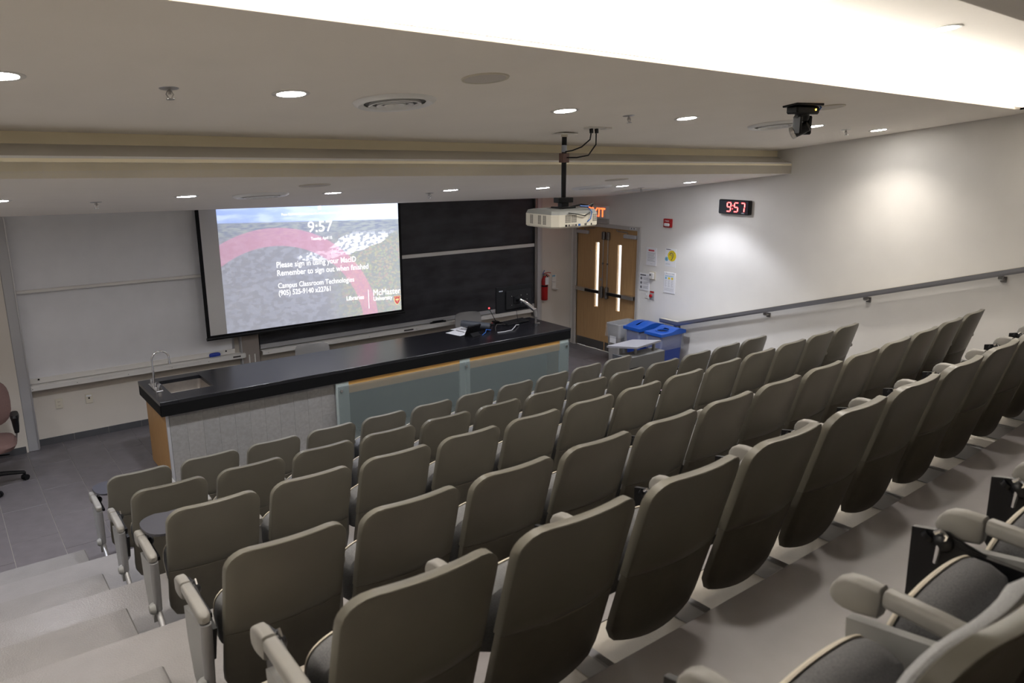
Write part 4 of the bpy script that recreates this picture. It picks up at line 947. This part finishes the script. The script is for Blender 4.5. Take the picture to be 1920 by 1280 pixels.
# ceiling camera
t = thing('ceiling_camera', 'black pan tilt camera hanging from the upper ceiling', 'camera', (5.70, -6.45, zup(5.70, -6.45)), (0, 0, R(-10)))
MB().bbox(-.17, .13, -.07, .08, -.016, .008, .004, Matrix.Rotation(TU, 4, 'X')).build('mount_plate', 'black', t)
MB().bbox(-.15, .10, -.06, .06, -.075, -.014, .012).build('base', 'black', t)
MB().lathe([(.055, -.075), (.058, -.10), (.05, -.125), (.04, -.13)], 20, Matrix.Translation((-.03, 0, 0))).build('turntable', 'black', t)
MB().bbox(-.085, -.06, -.045, .045, -.23, -.085, .01).build('yoke', 'black', t); MB().bbox(.02, .045, -.045, .045, -.23, -.085, .01).build('yoke', 'black', t)
M = Matrix.Translation((-.02, .0, -.185)) @ Matrix.Rotation(R(35), 4, 'Z') @ Matrix.Rotation(R(-115), 4, 'X')
hd = MB().lathe([(.03, -.06), (.043, -.05), (.045, .0), (.045, .06), (.04, .075)], 20, M).build('head', 'black', t)
MB().lathe([(.047, .055), (.049, .06), (.049, .085), (.04, .09), (.034, .08), (.001, .078)], 20, M, True, False).build('lens_ring', 'steel', hd)
MB().ball((.05, -.061, -.04), .007).build('status_light', 'led_amber', t)
MB().tube([(.09, -.05, -.05), (.12, -.05, -.02), (.10, -.03, .0)], .006, 6).build('cable', 'blue_cable', t)

# ================================================================== SEATS
BH, BW, BR, LEAN = .84, .484, .09, .28
def yr(x, z): return LEAN*(BH-z) + .036*(2*x/BW)**2            # rear face of the back, +y is towards the front wall
def plate(z0, z1, wfun, d_front, d_rear, nx=10, nz=14, inset=.003, zbot=None):
    def face(d, ins):
        rows = []
        for j in range(nz+1):
            t_ = j/nz; t_ = 1-(1-t_)**1.6
            row = []
            z = z0+ins+(z1-z0-2*ins)*t_; wv = max(.01, wfun(z0+(z1-z0)*t_)-ins)
            for i in range(nx+1):
                x = wv*(-1+2*i/nx); zz2 = z + (zbot(x)*(1-t_)**3 if zbot else 0)
                row.append(Vector((x, yr(x, zz2)+d, zz2)))
            rows.append(row)
        return rows
    layers = [face(d_rear, inset), face(d_rear+inset, 0), face(d_front-inset, 0), face(d_front, inset)]
    m = MB()
    for L_, flip in ((layers[0], False), (layers[-1], True)):
        vs = [p for r_ in L_ for p in r_]; n = nx+1
        m.add(vs, [(j*n+i, j*n+i+1, (j+1)*n+i+1, (j+1)*n+i) for j in range(nz) for i in range(nx)], True)
    def bord(L_): return L_[0] + [r_[-1] for r_ in L_[1:]] + list(reversed(L_[-1][:-1])) + [r_[0] for r_ in reversed(L_[1:-1])]
    m.loft([bord(L_) for L_ in layers], False, True)
    return m
def wtop(z):
    e = z-(BH-BR)
    return BW/2 if e <= 0 else BW/2-BR+math.sqrt(max(0, BR*BR-e*e))
def wlow(z):
    e = .108+.10-z
    return BW/2-.001 - (max(0, e)/.10)**2*.03
chair_me = {}
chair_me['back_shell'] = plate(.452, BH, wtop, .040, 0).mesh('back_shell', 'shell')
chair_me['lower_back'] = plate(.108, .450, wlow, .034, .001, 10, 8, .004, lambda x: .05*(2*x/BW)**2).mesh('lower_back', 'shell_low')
def wpad(z): return wtop(z+.035)-.03
chair_me['back_pad'] = plate(.40, BH-.035, wpad, .085, .037, 8, 10, .02).mesh('back_pad', 'fabric_light')
# folded seat
def seat_ring(y, k, zt, zb=.27):
    pts = []
    for q in range(25):
        a = PI*q/24; pts.append(Vector((math.cos(a)*.215*k, y+.07*0, .40 + math.copysign(abs(math.sin(a))**.55, 1)*(zt-.40))))
    pts += [Vector((-.20*k, y, zb)), Vector((.20*k, y, zb))]
    return pts
def shear(rings):                                                     # folded seat leans back a little
    return [[Vector((v.x, v.y - .22*(v.z-.30), v.z)) for v in r_] for r_ in rings]
chair_me['seat_cushion'] = MB().loft(shear([seat_ring(.305, .80, .50), seat_ring(.330, .95, .535), seat_ring(.375, 1.0, .552), seat_ring(.410, 1.0, .552), seat_ring(.422, .97, .545)])).mesh('seat_cushion', 'fabric')
chair_me['seat_pan'] = MB().loft(shear([seat_ring(.422, .995, .552), seat_ring(.428, .998, .552), seat_ring(.436, .97, .543), seat_ring(.442, .7, .48)])).mesh('seat_pan', 'pan')
ADY = .145; AX = -.312                                                            # arm position left of the seat centre
def arm_prof(y, w_, zt, zb, r=.012): return [Vector((v.x, y, v.y)) for v in [Vector((p.x, p.y, 0)) for p in rr4(-w_/2, w_/2, zb, zt, r, 0, 3)]]
chair_me['arm_rest'] = MB().loft([arm_prof(-.025, .026, .540, .516), arm_prof(-.015, .040, .549, .508), arm_prof(.01, .046, .552, .504), arm_prof(.12, .044, .558, .514), arm_prof(.228, .042, .562, .520), arm_prof(.232, .036, .559, .524)]).mesh('arm_rest', 'arm')
chair_me['arm_short'] = MB().loft([arm_prof(.055, .030, .550, .516), arm_prof(.063, .042, .555, .512), arm_prof(.12, .044, .558, .514), arm_prof(.228, .042, .562, .520), arm_prof(.232, .036, .559, .524)]).mesh('arm_rest', 'arm')
chair_me['arm_cap'] = MB().loft([arm_prof(.237, .036, .559, .492), arm_prof(.241, .042, .563, .486), arm_prof(.29, .042, .563, .476), arm_prof(.32, .041, .557, .474), arm_prof(.340, .039, .543, .478), arm_prof(.352, .034, .525, .486), arm_prof(.357, .024, .510, .494)]).mesh('arm_cap', 'arm')
chair_me['side_panel'] = MB().prism([(.02, .49), (.25, .455), (.24, .30), (.20, .16), (.10, .10), (.04, .26)], -.013, .013, 'x').mesh('side_panel', 'side_panel')
pm = MB(); pm.tube([(0, -.012, .51), (0, 0, .40), (0, .012, .22)], [.022, .024, .020], 12)
chair_me['post'] = pm.mesh('post', 'seat_steel')
chair_me['pivot_boss'] = MB().lathe([(.001, .032), (.022, .028), (.032, .014), (.034, 0), (.001, 0)], 16, Matrix.Translation((-.016, .012, .265)) @ Matrix.Rotation(R(-90), 4, 'Y')).mesh('pivot_boss', 'side_panel')
chair_me['tablet'] = MB().loft([[Vector((x_, y_, z_)) for y_, z_ in ((.04, .47), (.10, .30), (.20, .225), (.34, .225), (.395, .30), (.40, .52), (.33, .535), (.15, .49))] for x_ in (-.008, -.006, .006, .008)], True, False).mesh('tablet', 'black')
hm = MB().ball((0, .315, .505), .03); hm.tube([(0, .35, .515), (0, .36, .50)], .02, 10); hm.box(-.01, .01, .10, .31, .485, .505)
chair_me['tablet_hinge'] = hm.mesh('tablet_hinge', 'black')
km = MB().tube([(0, .335, .53), (0, .32, .543), (0, .305, .53), (0, .312, .505)], .006, 6); km.tube([(0, .32, .50), (0, .325, .445)], [.009, .006], 6)
chair_me['hinge_clip'] = km.mesh('hinge_clip', 'chrome')
TBX = [(-.17, -.14), (-.19, .0), (-.15, .14), (-.02, .17), (.08, .10), (.10, -.02), (.06, -.14), (-.05, -.17)]
chair_me['tablet_open'] = MB().prism([(math.copysign(abs(math.cos(a))**.7, math.cos(a))*.175, math.copysign(abs(math.sin(a))**.7, math.sin(a))*(.15 if math.cos(a) < 0 else .125)) for a in [2*PI*q/28 for q in range(28)]], 0, .014).mesh('tablet', 'tablet_top')
foot_me = {}
ROWN = ['front', 'second', 'third', 'fourth', 'fifth', 'nearest']
def chair(row, i, n, x, y, z, rz, gap, first, last, open_tab=False, tab='L'):
    if row == 6: lb = 'grey tip-up seat in the nearest row, %s from the left' % ORD[i]
    elif first: lb = 'grey tip-up seat at the left aisle end of the %s row' % ROWN[row-1]
    elif last: lb = 'grey tip-up seat at the right end of the %s row' % ROWN[row-1]
    else: lb = 'grey tip-up seat in the %s row, %s from the left aisle' % (ROWN[row-1], ORD[i])
    t = thing('auditorium_seat', lb, 'seat', (x, y, z), (0, 0, rz), 'tip-up auditorium seats in tiered rows')
    for k in ('back_shell', 'lower_back', 'back_pad', 'seat_cushion', 'seat_pan'): put(k, chair_me[k], t)
    for ax, sd in ([(AX if first else -.276, -1)] + ([(.285, 1)] if last else [])):
        for k in ('arm_rest', 'arm_cap', 'side_panel') + (('post',) if first or last else ()):
            put(k, chair_me['arm_short' if k == 'arm_rest' and not (first or last or row == 6) else k], t, (ax, ADY + (.06 if k in ('post', 'side_panel') and not first else 0), .03))
        if first or last: put('pivot_boss', chair_me['pivot_boss'], t, (ax, ADY, 0))
        g = round(gap, 2)
        if (g, first) not in foot_me:
            m = MB()
            m.tube([(0, .012+ADY, .24), (0, .012+ADY-(.18+g)*.4, .12), (0, -g+.01, .03)], .016, 10) if first else m.bbox(-.02, .02, -g+.002, .36, .0, .105, .006)
            foot_me[(g, first)] = m.mesh('foot_bracket', 'seat_steel')
        put('foot_bracket', foot_me[(g, first)], t, (ax, 0, 0))
    if tab:
        tx = (AX+.045) if tab == 'R' else (-.276-.045)
        if open_tab:
            o = put('tablet', chair_me['tablet_open'], t, (-.125, .42, .60), (0, 0, R(6))); put('hinge_clip', chair_me['hinge_clip'], t, (AX+.045, ADY, 0)); put('tablet_hinge', chair_me['tablet_hinge'], t, (AX+.045, ADY, 0))
        else:
            o = put('tablet', chair_me['tablet'], t, (tx, ADY, 0)); put('tablet_hinge', chair_me['tablet_hinge'], o); put('hinge_clip', chair_me['hinge_clip'], o, (-.02 if tab == 'L' else .012, 0, 0))
    return t
chair_me['post_low'] = MB().tube([(0, .012, .23), (0, .03, .05)], .018, 10).mesh('post', 'seat_steel')
ROWS = {1: (1.36-.235, .561, 11, -3.69, .0045), 2: (1.31-.235, .552, 13, -4.96, .0028), 3: (1.26-.235, .552, 13, -6.19, .0048), 4: (1.18-.235, .551, 13, -7.475, .0062), 5: (1.15-.235, .5525, 13, -8.545, .0070), 6: (.775, .545, 8, -9.735, .006)}
for r_, (c0, p, n, y0, c) in ROWS.items():
    for i in range(n):
        x = c0 + i*p; y = y0 + c*max(0, x-1.3)**2; rz = math.atan(2*c*max(0, x-1.3))
        gap = (y - tedge(r_+1, x))
        first, last = i == 0 and r_ != 6, i == n-1
        op = i == 0 and r_ in (1, 3)
        tab = 'R' if i == 0 else ('L' if random.random() < .75 else None)
        if r_ == 6: tab = {0: 'R', 1: 'R', 2: None}.get(i, 'L')
        chair(r_, i, n, x, y, (r_-1)*H, rz, max(.05, gap), first, last, op, tab)
